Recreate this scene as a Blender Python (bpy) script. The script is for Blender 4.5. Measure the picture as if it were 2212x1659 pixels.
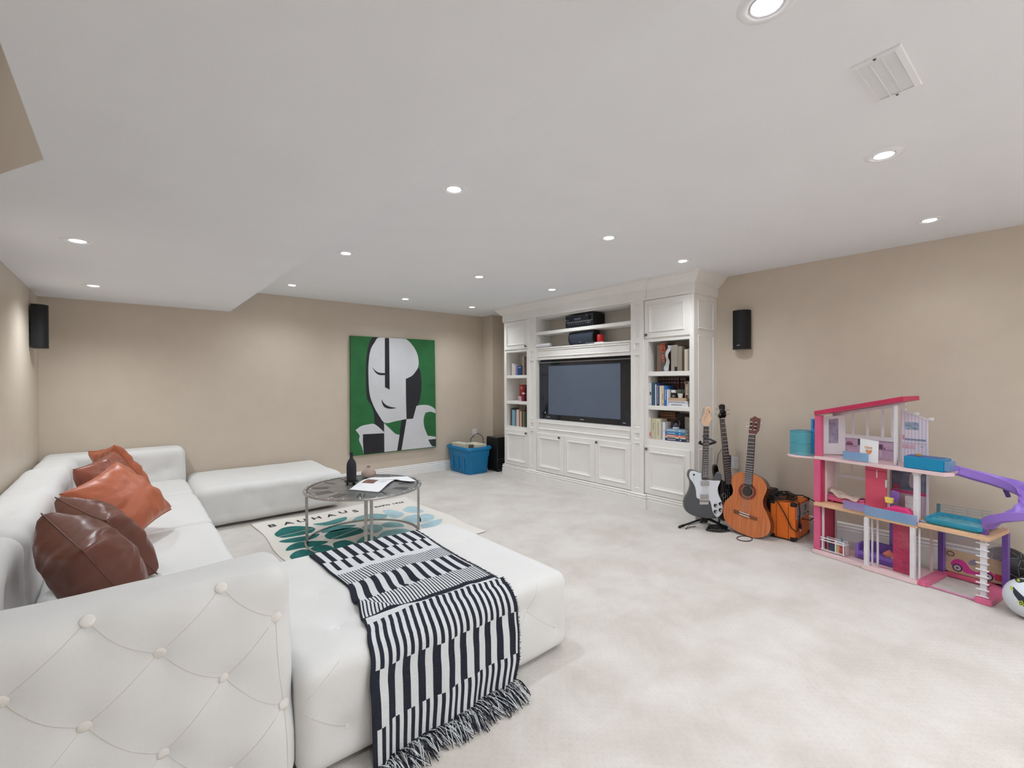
import bpy, bmesh, math, random
from mathutils import Vector, Matrix, noise
import numpy as np
random.seed(7)
S = bpy.context.scene
for o in list(bpy.data.objects): bpy.data.objects.remove(o)
COL = S.collection
R = math.radians

# ---------------------------------------------------------------- camera, world, exposure
cam_d = bpy.data.cameras.new('camera'); cam = bpy.data.objects.new('camera', cam_d); COL.objects.link(cam)
cam_d.sensor_width = 36; cam_d.lens = 990.026/2212*36; cam_d.clip_start = .02
yaw, pitch, roll = .69816, -.00652, -.00408
F = Vector((math.sin(yaw)*math.cos(pitch), math.cos(yaw)*math.cos(pitch), math.sin(pitch)))
Rt = Vector((math.cos(yaw), -math.sin(yaw), 0)); Up = Rt.cross(F)
R2 = Rt*math.cos(roll)+Up*math.sin(roll); U2 = Up*math.cos(roll)-Rt*math.sin(roll)
M = Matrix((( R2.x, U2.x, -F.x, 0), (R2.y, U2.y, -F.y, 0), (R2.z, U2.z, -F.z, 1.35464), (0, 0, 0, 1)))
cam.matrix_world = M
S.camera = cam
w = bpy.data.worlds.new('world'); S.world = w; w.use_nodes = True
w.node_tree.nodes['Background'].inputs[0].default_value = (.9, .95, 1, 1)
w.node_tree.nodes['Background'].inputs[1].default_value = .3
S.view_settings.view_transform = 'Standard'; S.view_settings.look = 'None'
S.view_settings.gamma = 1; S.view_settings.use_curve_mapping = False
S.view_settings.exposure = 0.43
LAMP_W = 20.5

# ---------------------------------------------------------------- materials
MATS = {}
def lin(c): return tuple((x/255/12.92 if x/255 <= .04045 else ((x/255+.055)/1.055)**2.4) for x in c)
def mat(name, rgb, rough=.6, metal=0, var=.04, nscale=20, bump=0, bscale=200, spec=.5, alpha=1, trans=0, emit=0, coat=0, sheen=0, ior=1.45):
    if name in MATS: return MATS[name]
    m = bpy.data.materials.new(name); m.use_nodes = True; nt = m.node_tree; b = nt.nodes['Principled BSDF']
    c = lin(rgb)
    if var > 0:
        tc = nt.nodes.new('ShaderNodeTexCoord'); n = nt.nodes.new('ShaderNodeTexNoise'); n.inputs['Scale'].default_value = nscale; n.inputs['Detail'].default_value = 3
        nt.links.new(tc.outputs['Object'], n.inputs['Vector'])
        r = nt.nodes.new('ShaderNodeValToRGB'); nt.links.new(n.outputs['Fac'], r.inputs['Fac'])
        r.color_ramp.elements[0].position = .3; r.color_ramp.elements[1].position = .7
        r.color_ramp.elements[0].color = (*[max(0, x*(1-var)) for x in c], 1); r.color_ramp.elements[1].color = (*[min(1, x*(1+var)) for x in c], 1)
        nt.links.new(r.outputs['Color'], b.inputs['Base Color'])
    else: b.inputs['Base Color'].default_value = (*c, 1)
    if bump > 0:
        tc = nt.nodes.new('ShaderNodeTexCoord'); n = nt.nodes.new('ShaderNodeTexNoise'); n.inputs['Scale'].default_value = bscale; n.inputs['Detail'].default_value = 2
        nt.links.new(tc.outputs['Object'], n.inputs['Vector'])
        bp = nt.nodes.new('ShaderNodeBump'); bp.inputs['Strength'].default_value = bump; bp.inputs['Distance'].default_value = .003
        nt.links.new(n.outputs['Fac'], bp.inputs['Height']); nt.links.new(bp.outputs['Normal'], b.inputs['Normal'])
    b.inputs['Roughness'].default_value = rough; b.inputs['Metallic'].default_value = metal
    b.inputs['Specular IOR Level'].default_value = spec; b.inputs['IOR'].default_value = ior
    b.inputs['Alpha'].default_value = alpha; b.inputs['Transmission Weight'].default_value = trans
    b.inputs['Coat Weight'].default_value = coat; b.inputs['Sheen Weight'].default_value = sheen
    if emit: b.inputs['Emission Color'].default_value = (*c, 1); b.inputs['Emission Strength'].default_value = emit
    MATS[name] = m; return m
WALL = mat('beige_wall_paint', (211, 198, 182), .40, var=.02, nscale=6, bump=.08, bscale=300, spec=.4)
CEIL = mat('white_ceiling_paint', (246, 247, 250), .8, var=.01, nscale=3, bump=.05, bscale=250, spec=.2)
TRIM = mat('white_trim_paint', (242, 241, 240), .4, var=.015, nscale=5)
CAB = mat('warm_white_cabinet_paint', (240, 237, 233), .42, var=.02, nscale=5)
CAB_SHADE = mat('shaded_cabinet_paint', (214, 206, 194), .6, var=.03, nscale=5)  # cabinet paint made darker and browner for the shade inside the openings
GOLD = mat('brushed_grey_knob_metal', (120, 116, 110), .35, .9, var=.1)
SOFA = mat('off_white_sofa_fabric', (228, 227, 225), .9, var=.012, nscale=9, bump=.25, bscale=420, spec=.15, sheen=.2)
SOFAB = mat('off_white_button_fabric', (236, 232, 226), .85, var=.02, nscale=60, bump=.2, bscale=600, spec=.2)
SEAM = mat('grey_seam_thread', (220, 216, 210), .9, var=.05)
BLACK = mat('satin_black_plastic', (16, 17, 20), .35, var=.1, nscale=40)
GLOSSK = mat('gloss_black_lacquer', (10, 11, 13), .08, var=.05, coat=.5)
RUBBER = mat('black_cable_rubber', (18, 18, 20), .5, var=.1)
CHROME = mat('polished_chrome', (205, 205, 208), .18, 1, var=.02)
STEEL = mat('brushed_pewter_metal', (176, 174, 172), .34, .85, var=.12, nscale=30)
WHITE = mat('white_plastic', (232, 233, 236), .4, var=.02)
PAPER = mat('white_paper', (238, 238, 240), .8, var=.02)
PAGES = mat('book_page_block', (226, 216, 196), .9, var=.06, nscale=120)

# ---------------------------------------------------------------- geometry helpers
OFF = {}
class MB:
    def __init__(s): s.v = []; s.f = []; s.m = []
    def add(s, vs, fs, mi=0):
        n = len(s.v); s.v += [tuple(v) for v in vs]; s.f += [tuple(i+n for i in f) for f in fs]; s.m += [mi]*len(fs); return s
    def box(s, a, b, mi=0, rot=None, org=None):
        (x0, y0, z0), (x1, y1, z1) = a, b
        vs = [Vector(p) for p in ((x0,y0,z0),(x1,y0,z0),(x1,y1,z0),(x0,y1,z0),(x0,y0,z1),(x1,y0,z1),(x1,y1,z1),(x0,y1,z1))]
        if rot is not None:
            o = Vector(org) if org is not None else sum(vs, Vector())/8
            vs = [o+rot@(v-o) for v in vs]
        return s.add(vs, [(0,3,2,1),(4,5,6,7),(0,1,5,4),(1,2,6,5),(2,3,7,6),(3,0,4,7)], mi)
    def tube(s, pts, r, n=8, mi=0, closed=False, flat=1):
        pts = [Vector(p) for p in pts]; rings = []; L = len(pts)
        prev = None
        for i, p in enumerate(pts):
            if closed: t = pts[(i+1) % L]-pts[i-1]
            else: t = pts[min(i+1, L-1)]-pts[max(i-1, 0)]
            t.normalize()
            if prev is None:
                a = Vector((0,0,1)) if abs(t.z) < .9 else Vector((1,0,0)); u = t.cross(a).normalized()
            else:
                u = (prev-t*prev.dot(t)); u = u.normalized() if u.length > 1e-6 else t.orthogonal().normalized()
            prev = u; w_ = t.cross(u); rr = r[i] if isinstance(r, (list, tuple)) else r
            rings.append([p+u*math.cos(2*math.pi*k/n)*rr+w_*math.sin(2*math.pi*k/n)*rr*flat for k in range(n)])
        vs = [q for g in rings for q in g]; fs = []
        for i in range(L if closed else L-1):
            j = (i+1) % L
            for k in range(n): fs.append((i*n+k, i*n+(k+1) % n, j*n+(k+1) % n, j*n+k))
        if not closed: fs += [tuple(range(n))[::-1], tuple((L-1)*n+k for k in range(n))]
        return s.add(vs, fs, mi)
    def cyl(s, a, b, r, n=16, mi=0, r2=None): return s.tube([a, b], [r, r if r2 is None else r2], n, mi)
    def lathe(s, prof, c=(0,0,0), n=24, mi=0):
        vs = []; fs = []
        for (r, z) in prof:
            for k in range(n): vs.append((c[0]+r*math.cos(2*math.pi*k/n), c[1]+r*math.sin(2*math.pi*k/n), c[2]+z))
        for i in range(len(prof)-1):
            for k in range(n): fs.append((i*n+k, i*n+(k+1) % n, (i+1)*n+(k+1) % n, (i+1)*n+k))
        fs.append(tuple(range(n))[::-1]); fs.append(tuple((len(prof)-1)*n+k for k in range(n)))
        return s.add(vs, fs, mi)
    def prism(s, poly, f0, f1, mi=0):
        """poly: 2D points; f0,f1: map (a,b)->3D for the two end caps"""
        n = len(poly); vs = [f0(*p) for p in poly]+[f1(*p) for p in poly]
        fs = [tuple(range(n))[::-1], tuple(range(n, 2*n))]+[(i, (i+1) % n, n+(i+1) % n, n+i) for i in range(n)]
        return s.add(vs, fs, mi)
    def loops(s, P, prof, mi=0, close=True):
        """nested rectangle profile. P(a0,b0,a1,b1,d)->4 points ; prof [(inset, depth)]"""
        vs = []
        for (i, d) in prof: vs += P(i, d)
        fs = []
        for k in range(len(prof)-1):
            for j in range(4): fs.append((k*4+j, k*4+(j+1) % 4, (k+1)*4+(j+1) % 4, (k+1)*4+j))
        if close: k = len(prof)-1; fs.append((k*4, k*4+1, k*4+2, k*4+3))
        return s.add(vs, fs, mi)
    def grid(s, nu, nv, fn, mi=0, mfn=None, flip=False):
        vs = [fn(i/nu, j/nv) for j in range(nv+1) for i in range(nu+1)]; fs = []; ms = []
        for j in range(nv):
            for i in range(nu):
                a = j*(nu+1)+i; q = (a, a+1, a+nu+2, a+nu+1); fs.append(q[::-1] if flip else q)
                ms.append(mfn((i+.5)/nu, (j+.5)/nv) if mfn else mi)
        n = len(s.v); s.v += [tuple(v) for v in vs]; s.f += [tuple(i+n for i in f) for f in fs]; s.m += ms; return s
    def build(s, name, mats, parent=None, smooth=False, bevel=0, seg=2, label=None, solid=0, fixn=True):
        if not isinstance(mats, (list, tuple)): mats = [mats]
        off = OFF.get(parent.name, Vector()) if parent else Vector()
        me = bpy.data.meshes.new(name)
        me.from_pydata([(v[0]-off[0], v[1]-off[1], v[2]-off[2]) for v in s.v], [], s.f)
        for m in mats: me.materials.append(m)
        me.polygons.foreach_set('material_index', s.m)
        if fixn:
            bm = bmesh.new(); bm.from_mesh(me); bmesh.ops.recalc_face_normals(bm, faces=bm.faces[:]); bm.to_mesh(me); bm.free()
        if smooth:
            me.polygons.foreach_set('use_smooth', [True]*len(me.polygons))
            if smooth != 'all':
                try: me.set_sharp_from_angle(angle=R(38))
                except Exception: pass
        me.update()
        o = bpy.data.objects.new(name, me); COL.objects.link(o)
        if parent: o.parent = parent; OFF[o.name] = off
        if bevel:
            b = o.modifiers.new('b', 'BEVEL'); b.width = bevel; b.segments = seg; b.limit_method = 'ANGLE'; b.angle_limit = R(40)
            b.harden_normals = False
        if solid:
            q = o.modifiers.new('s', 'SOLIDIFY'); q.thickness = solid; q.offset = 0
        if label: o['label'] = label
        return o
def thing(name, label, cat, loc=(0,0,0), rot=None, group=None, world=True):
    o = bpy.data.objects.new(name, None); COL.objects.link(o); o.empty_display_size = .05
    o.location = loc
    if rot is not None: o.rotation_euler = rot
    o['label'] = label; o['category'] = cat
    if group: o['group'] = group
    OFF[o.name] = Vector(loc) if world else Vector()
    return o
def tag(o, label, cat, group=None):
    o['label'] = label; o['category'] = cat
    if group: o['group'] = group
    return o
def struct(o, kind='structure'): o['kind'] = kind; return o
def dup(o, parent=None):
    c = o.copy(); COL.objects.link(c); c.parent = parent
    for ch in list(o.children): dup(ch, c)
    return c
def rbox(cx, cy, cz, hx, hy, hz, r, n, disp=None, seg=None):
    """rounded box grid; n = cell size. returns MB. disp(p,nrm)->new p"""
    mb = MB()
    N = [max(2, int(round(2*h/n))) for h in (hx, hy, hz)]; H = (hx, hy, hz); Cc = Vector((cx, cy, cz))
    idx = {}
    def vert(p):
        k = (round(p[0], 5), round(p[1], 5), round(p[2], 5))
        if k in idx: return idx[k]
        q = Vector([max(-(H[i]-r), min(H[i]-r, p[i])) for i in range(3)])
        d = Vector(p)-q; nn = d.normalized() if d.length > 1e-9 else Vector((0,0,1))
        # flat areas: d has single axis, length r
        w_ = q+nn*r
        # find true outward normal
        wp = Cc+w_
        if disp: wp = disp(wp, nn)
        mb.v.append(tuple(wp)); idx[k] = len(mb.v)-1; return idx[k]
    for ax in range(3):
        a, b = [(1, 2), (2, 0), (0, 1)][ax]
        for sgn in (-1, 1):
            for i in range(N[a]):
                for j in range(N[b]):
                    q = []
                    for (di, dj) in ((0,0),(1,0),(1,1),(0,1)):
                        p = [0,0,0]; p[ax] = sgn*H[ax]; p[a] = -H[a]+2*H[a]*(i+di)/N[a]; p[b] = -H[b]+2*H[b]*(j+dj)/N[b]
                        q.append(vert(p))
                    mb.f.append(tuple(q) if sgn > 0 else tuple(q[::-1])); mb.m.append(0)
    return mb
def text(s, size, parent, M4, mt, name='lettering', extrude=.0004, align='CENTER'):
    c = bpy.data.curves.new('t', 'FONT'); c.body = s; c.size = size; c.extrude = extrude; c.align_x = align; c.align_y = 'CENTER'; c.resolution_u = 2; c.offset = size*.018
    o = bpy.data.objects.new('t', c); COL.objects.link(o)
    dg = bpy.context.evaluated_depsgraph_get(); me = bpy.data.meshes.new_from_object(o.evaluated_get(dg))
    bpy.data.objects.remove(o); bpy.data.curves.remove(c)
    off = OFF.get(parent.name, Vector()) if parent else Vector()
    me.transform(M4); me.transform(Matrix.Translation(-off)); me.materials.clear(); me.materials.append(mt)
    q = bpy.data.objects.new(name, me); COL.objects.link(q)
    if parent: q.parent = parent
    return q
def basis(o, x, y):  # matrix with local x,y axes at origin o
    x = Vector(x).normalized(); y = Vector(y).normalized(); z = x.cross(y)
    return Matrix(((x.x, y.x, z.x, o[0]), (x.y, y.y, z.y, o[1]), (x.z, y.z, z.z, o[2]), (0,0,0,1)))
# ---------------------------------------------------------------- room shell
XW, YB, XL, HC, HS, XS, YN = 4.655, 6.03, -.628, 2.4, 2.1525, .896, -2.4
# carpet
def carpet():
    m = bpy.data.materials.new('cream_loop_carpet'); m.use_nodes = True; nt = m.node_tree; b = nt.nodes['Principled BSDF']
    N = nt.nodes.new; Lk = nt.links.new
    tc = N('ShaderNodeTexCoord')
    n1 = N('ShaderNodeTexNoise'); n1.inputs['Scale'].default_value = 2.6; n1.inputs['Detail'].default_value = 6; n1.inputs['Roughness'].default_value = .62; n1.inputs['Distortion'].default_value = .25
    Lk(tc.outputs['Object'], n1.inputs['Vector'])
    n2 = N('ShaderNodeTexNoise'); n2.inputs['Scale'].default_value = 160; n2.inputs['Detail'].default_value = 2; Lk(tc.outputs['Object'], n2.inputs['Vector'])
    r = N('ShaderNodeValToRGB'); e = r.color_ramp.elements; e[0].position = .35; e[1].position = .66
    e[0].color = (*lin((206, 197, 189)), 1); e[1].color = (*lin((223, 218, 212)), 1); Lk(n1.outputs['Fac'], r.inputs['Fac'])
    # pin dots of the woven pattern
    mp = N('ShaderNodeMapping'); mp.inputs['Rotation'].default_value = (0, 0, R(45)); mp.inputs['Scale'].default_value = (34, 34, 34); Lk(tc.outputs['Object'], mp.inputs['Vector'])
    v = N('ShaderNodeTexVoronoi'); v.feature = 'F1'; v.inputs['Scale'].default_value = 1; v.inputs['Randomness'].default_value = .0; Lk(mp.outputs['Vector'], v.inputs['Vector'])
    dr = N('ShaderNodeValToRGB'); dr.color_ramp.elements[0].position = .12; dr.color_ramp.elements[1].position = .3
    dr.color_ramp.elements[0].color = (1,1,1,1); dr.color_ramp.elements[1].color = (0,0,0,1); Lk(v.outputs['Distance'], dr.inputs['Fac'])
    mx = N('ShaderNodeMix'); mx.data_type = 'RGBA'; mx.blend_type = 'MULTIPLY'; mx.inputs[7].default_value = (.93, .90, .87, 1)
    mu = N('ShaderNodeMath'); mu.operation = 'MULTIPLY'; mu.inputs[1].default_value = .28; Lk(dr.outputs['Color'], mu.inputs[0]); Lk(mu.outputs[0], mx.inputs[0]); Lk(r.outputs['Color'], mx.inputs[6])
    m2 = N('ShaderNodeMix'); m2.data_type = 'RGBA'; m2.blend_type = 'MULTIPLY'; m2.inputs[0].default_value = .35; Lk(mx.outputs[2], m2.inputs[6])
    g = N('ShaderNodeValToRGB'); g.color_ramp.elements[0].color = (.84,.84,.84,1); g.color_ramp.elements[0].position = .3; g.color_ramp.elements[1].position = .7; Lk(n2.outputs['Fac'], g.inputs['Fac']); Lk(g.outputs['Color'], m2.inputs[7])
    Lk(m2.outputs[2], b.inputs['Base Color'])
    ad = N('ShaderNodeMath'); ad.operation = 'SUBTRACT'; Lk(n2.outputs['Fac'], ad.inputs[0]); Lk(mu.outputs[0], ad.inputs[1])
    bp = N('ShaderNodeBump'); bp.inputs['Strength'].default_value = .5; bp.inputs['Distance'].default_value = .006; Lk(ad.outputs[0], bp.inputs['Height']); Lk(bp.outputs['Normal'], b.inputs['Normal'])
    b.inputs['Roughness'].default_value = .95; b.inputs['Specular IOR Level'].default_value = .1; b.inputs['Sheen Weight'].default_value = .3
    return m
CARPET = carpet()
def slab(name, poly_or_box, m, **k):
    mb = MB()
    for a, b in poly_or_box: mb.box(a, b)
    return struct(mb.build(name, m, **k))
slab('floor', [((-1.7, YN-.1, -.1), (XW+.1, YB+.1, 0))], CARPET)
slab('wall_right', [((XW, YN-.1, 0), (XW+.1, YB+.1, HC+.1))], WALL)
slab('wall_back', [((-.73, YB, 0), (XW, YB+.1, HC+.1))], WALL)
slab('wall_left', [((XL-.1, 3.08, 0), (XL, YB, 3.2))], WALL)
slab('wall_corner_chase', [((4.431, 5.758, 0), (XW, YB, HC))], WALL)
slab('wall_near', [((-1.7, YN-.1, 0), (XW+.1, YN, 3.3))], WALL)
slab('wall_stair', [((-1.7, YN, 0), (-1.6, 3.18, 3.3)), ((-1.6, 3.08, 0), (XL-.1, 3.18, 3.3))], WALL)
mb = MB(); A, B, C_ = (-.223, 2.332), (-.367, 2.6), (-.628, 3.085)
mb.prism([A, (-1.42, 4.55), (-1.30, 4.62), (-.10, 2.40)], lambda x, y: (x, y, HS+.0005), lambda x, y: (x, y, 3.2))
struct(mb.build('wall_stair_opening', WALL))
mb = MB(); poly = [(-.22, YN), (XS, YN), (XS, YB), (XL, YB), C_, A]
mb.prism(poly, lambda x, y: (x, y, HS), lambda x, y: (x, y, HC))
struct(mb.build('ceiling_soffit', CEIL))
slab('ceiling', [((XS, YN, HC), (XW, YB, HC+.1))], CEIL)
slab('ceiling_stair', [((-1.7, YN, 3.2), (-.1, 3.2, 3.3))], CEIL)
slab('wall_stair_side', [((-.22, YN, HC), (-.12, 2.35, 3.2))], WALL)
def baseboard(name, p0, p1, nrm, h=.144):
    p0 = Vector((*p0, 0)); p1 = Vector((*p1, 0)); n_ = Vector((*nrm, 0))
    prof = [(0, 0), (.016, 0), (.016, .085), (.011, .092), (.015, .1), (.015, .108), (.007, .12), (.011, .126), (.011, .136), (.004, h), (0, h)]
    mb = MB(); mb.prism(prof, lambda a, z: p0+n_*a+Vector((0,0,z)), lambda a, z: p1+n_*a+Vector((0,0,z)))
    return struct(mb.build(name, TRIM))
baseboard('baseboard_right', (XW, YN), (XW, 2.264), (-1, 0))
baseboard('baseboard_back', (XL, YB), (4.431, YB), (0, -1))
baseboard('baseboard_corner', (4.431, 5.758), (4.431, YB-.016), (-1, 0))
baseboard('baseboard_left', (XL, 3.1), (XL, YB-.016), (1, 0))

# ---------------------------------------------------------------- recessed downlights
BULB = mat('lit_lamp_lens', (255, 255, 255), .3, var=0, emit=14)
TRIMW = mat('white_lamp_trim', (246, 246, 248), .35, var=.01)
_lt = [None]
def downlight(x, y, z, label, group, power=None, s=1.0):
    t = thing('downlight', label, 'ceiling light', (x, y, z), group=group, world=False)
    if _lt[0] is None:
        a = MB(); prof = [(.044, -.001), (.050, -.006), (.070, -.004), (.076, 0), (.076, .0), (.044, 0)]
        vs = []; fs = []; n = 40
        for (r, zz) in prof[:4]:
            for k in range(n): vs.append((r*math.cos(2*math.pi*k/n), r*math.sin(2*math.pi*k/n), zz))
        for i in range(3):
            for k in range(n): fs.append((i*n+k, i*n+(k+1) % n, (i+1)*n+(k+1) % n, (i+1)*n+k))
        a.add(vs, fs); o1 = a.build('trim_ring', TRIMW, t, smooth='all')
        b = MB(); b.lathe([(.0445, -.0005), (.042, -.004), (.038, -.003), (.036, -.0015)], n=32); o2 = b.build('gimbal', mat('pale_grey_gimbal', (215, 215, 220), .4), t, smooth=True)
        c = MB(); c.lathe([(.0, -.0035), (.034, -.0035), (.034, -.001)], n=28); o3 = c.build('lens', BULB, t)
        _lt[0] = (o1.data, o2.data, o3.data)
    else:
        for nme, me in zip(('trim_ring', 'gimbal', 'lens'), _lt[0]):
            o = bpy.data.objects.new(nme, me); COL.objects.link(o); o.parent = t
    L = bpy.data.lights.new('lamp_light', 'SPOT'); L.energy = (power or LAMP_W); L.spot_size = R(150); L.spot_blend = 1; L.shadow_soft_size = .045
    L.color = (.90, .955, 1)
    lo = bpy.data.objects.new('lamp_light', L); COL.objects.link(lo); lo.parent = t; lo.location = (0, 0, -.03)
    return t
rows = ['farthest from camera', 'third row back', 'second row', 'nearest row']
G1 = 'downlights in the main ceiling'
names = {(3.732, 5.319): 'small downlight nearest the back left end of the media wall', (3.732, 3.728): 'downlight in front of the media cabinet above the television',
 (3.732, 2.116): 'downlight just in front of the media wall crown beside the right tower', (2.706, 5.319): 'middle downlight in the row nearest the back wall',
 (2.706, 3.728): 'middle downlight in the second row from the back wall', (2.706, 2.116): 'middle downlight in the third row from the back wall',
 (2.706, .524): 'downlight on open ceiling beyond the air register', (1.37, 5.319): 'downlight close to the bulkhead edge, nearest the back wall',
 (1.37, 3.728): 'downlight close to the bulkhead edge, second from the back wall', (1.37, 2.116): 'downlight close to the bulkhead edge, third from the back wall',
 (1.37, .524): 'large bright downlight cut by the top edge of the photo'}
for (x, y), l in names.items(): downlight(x, y, HC, 'white recessed round '+l, G1)
downlight(4.043, .545, HC, 'white recessed round downlight nearest the right wall at the right of the photo', G1, power=LAMP_W*.3)
downlight(-.208, 5.095, HS, 'white recessed round downlight in the low bulkhead, nearer the back wall', 'downlights in the low bulkhead', power=LAMP_W*1.5)
downlight(-.208, 3.541, HS, 'white recessed round downlight in the low bulkhead, farther from the back wall', 'downlights in the low bulkhead', power=LAMP_W*1.25)
G2 = 'added unseen downlights for extra light'  # unseen lamps added because the room needs their light
for (x, y, z, l) in [(3.732, -1.1, HC, 'by the right wall behind the camera'), (2.706, -1.1, HC, 'in the middle of the ceiling behind the camera'), (1.37, -1.1, HC, 'close to the bulkhead behind the camera'), (.3, .3, HS, 'in the bulkhead above the camera'), (.3, -1.2, HS, 'in the bulkhead behind the camera'), (-.9, 1.9, 3.2, 'in the raised stair ceiling on the left')]:
    downlight(x, y, z, 'white recessed round downlight '+l, G2)

def fill_uplighter(x, y, label):  # floor lamps added out of view to brighten the ceiling
    t = thing('added_fill_lamp', label, 'lamp', (x, y, 0))
    mb = MB(); mb.lathe([(.15, 0), (.15, .012), (.02, .03), (.012, .05)], c=(x, y, 0), n=28); mb.build('base', STEEL, t, smooth=True)
    mb = MB(); mb.cyl((x, y, .04), (x, y, 1.68), .012, 12); mb.build('pole', STEEL, t)
    mb = MB(); mb.lathe([(.03, 1.66), (.10, 1.70), (.16, 1.78), (.155, 1.78), (.09, 1.71), (.02, 1.68)], c=(x, y, 0), n=32); mb.build('bowl_shade', TRIMW, t, smooth=True)
    L = bpy.data.lights.new('fill_uplight', 'SPOT'); L.energy = 122; L.spot_size = R(165); L.spot_blend = 1; L.shadow_soft_size = .08; L.color = (.9, .95, 1)
    lo = bpy.data.objects.new('fill_uplight', L); COL.objects.link(lo); lo.parent = t; lo.location = (0, 0, 1.80); lo.rotation_euler = (math.pi, 0, 0)
fill_uplighter(.9, -1.9, 'added unseen fill lamp behind the camera under the bulkhead edge'); fill_uplighter(2.4, -2.0, 'added unseen fill lamp behind the camera in the middle of the room')
# ---------------------------------------------------------------- ceiling air register
t = thing('air_register', 'white louvred air register screwed to the ceiling', 'vent', (2.008, .38, HC))
c = Vector((2.008, .382, HC)); ax = Vector((.994, .01, 0)).normalized()
ax = Vector((.9995, -.02, 0)); ay = Vector((.1, .995, 0)).normalized()
def rp(a, b, d): return c+ax*a+ay*b+Vector((0, 0, -d))
mb = MB(); hx, hy = .155, .069
outer = [(-hx, -hy), (hx, -hy), (hx, hy), (-hx, hy)]
def lp(i, d): return [rp(a-math.copysign(i, a), b-math.copysign(i, b), d) for a, b in outer]
mb.loops(lp, [(0, 0), (.002, .006), (.018, .009), (.020, .005)], close=False); mb.build('frame', TRIMW, t)
mb = MB(); mb.loops(lp, [(.02, .001)]); mb.build('backing', mat('dark_duct', (84, 80, 84), .8), t)
n_l = 24; slat0 = None
for i in range(n_l):
    a = -hx+.024+(2*hx-.048)*(i+.5)/n_l; q = MB()
    q.prism([(a-.0030, .002), (a+.0038, .0065), (a+.0038, .0078), (a-.0030, .0033)], lambda u, d: rp(u, -hy+.02, d), lambda u, d: rp(u, hy-.02, d)); q.build('louvre', TRIMW, t)
for b in (-.016, .016):
    q = MB(); q.prism([(b-.002, .004), (b+.002, .004), (b+.002, .009), (b-.002, .009)], lambda u, d: rp(-hx+.02, u, d), lambda u, d: rp(hx-.02, u, d)); q.build('crossbar', TRIMW, t)
for sx in (-1, 1): q = MB(); q.lathe([(.0, -.012), (.004, -.011), (.005, -.008)], c=rp(sx*(hx-.009), 0, 0), n=10); q.build('screw', GOLD, t)
# ---------------------------------------------------------------- media wall (three built-in units)
XF = 4.20
def front(y0, y1, z0, z1, x):  # nested loops on a -X facing plane; positive depth goes into the wall
    return lambda i, d: [(x+d, y1-i, z0+i), (x+d, y0+i, z0+i), (x+d, y0+i, z1-i), (x+d, y1-i, z1-i)]
def sidef(x0, x1, z0, z1, y):  # on a -Y facing plane
    return lambda i, d: [(x0+i, y+d, z0+i), (x1-i, y+d, z0+i), (x1-i, y+d, z1-i), (x0+i, y+d, z1-i)]
def door(parent, y0, y1, z0, z1, knob=None, rail=.055, x=None, name='door', diamond=False):
    x = (XF-.014) if x is None else x-.004
    mb = MB(); P = front(y0, y1, z0, z1, x)
    mb.loops(P, [(0, .022), (0, .002), (.002, 0), (rail, 0), (rail+.002, -.008), (rail+.008, -.010), (rail+.013, 0), (rail+.018, .004), (rail+.021, .009), (rail+.03, .009), (rail+.036, .0125)])
    o = mb.build(name, CAB, parent)
    if knob:
        ky, kz = knob; k = MB(); r = .013
        rot = Matrix.Rotation(R(45 if diamond else 0), 3, 'X')
        k.cyl((x, ky, kz), (x-.014, ky, kz), .006, 10)
        k.box((x-.024, ky-r, kz-r), (x-.014, ky+r, kz+r), rot=rot); k.build('knob', GOLD, o, bevel=.002)
    return o
def recess(parent, y0, y1, z0, z1, x, name='recessed_panel', w=.006, d=.012):
    mb = MB(); mb.loops(front(y0, y1, z0, z1, x), [(0, 0), (0, -.007), (.006, -.010), (.012, -.005), (.017, -.001)], close=False)
    return mb.build(name, CAB, parent)
def crown(mb, pts, closed_ends=True):
    """sweep crown profile along a polyline of (x,y) with outward offset normals handled by mitre; profile (out, z)"""
    prof = [(.0, 2.195), (.014, 2.200), (.016, 2.215), (.018, 2.22), (.018, 2.297), (.030, 2.302), (.034, 2.310), (.046, 2.318), (.060, 2.333), (.078, 2.352), (.096, 2.372), (.104, 2.380), (.104, 2.387), (.116, 2.392), (.118, 2.3995), (.0, 2.3995)]
    n = len(prof); P = [Vector((*p, 0)) for p in pts]; rows_ = []
    for i, p in enumerate(P):
        nr = []
        for (a, b) in ((i-1, i), (i, i+1)):
            if 0 <= a and b < len(P):
                d = (P[b]-P[a]).normalized(); nr.append(Vector((-d.y, d.x, 0)))   # left normal
        m = nr[0] if len(nr) == 1 else (nr[0]+nr[1])/(1+nr[0].dot(nr[1]))
        rows_.append([p+m*o_+Vector((0, 0, z)) for o_, z in prof])
    vs = [q for r_ in rows_ for q in r_]; fs = []
    for i in range(len(P)-1):
        for k in range(n): fs.append((i*n+k, i*n+(k+1) % n, (i+1)*n+(k+1) % n, (i+1)*n+k))
    fs.append(tuple(range(n))); fs.append(tuple((len(P)-1)*n+k for k in range(n))[::-1])
    mb.add(vs, fs)
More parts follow.
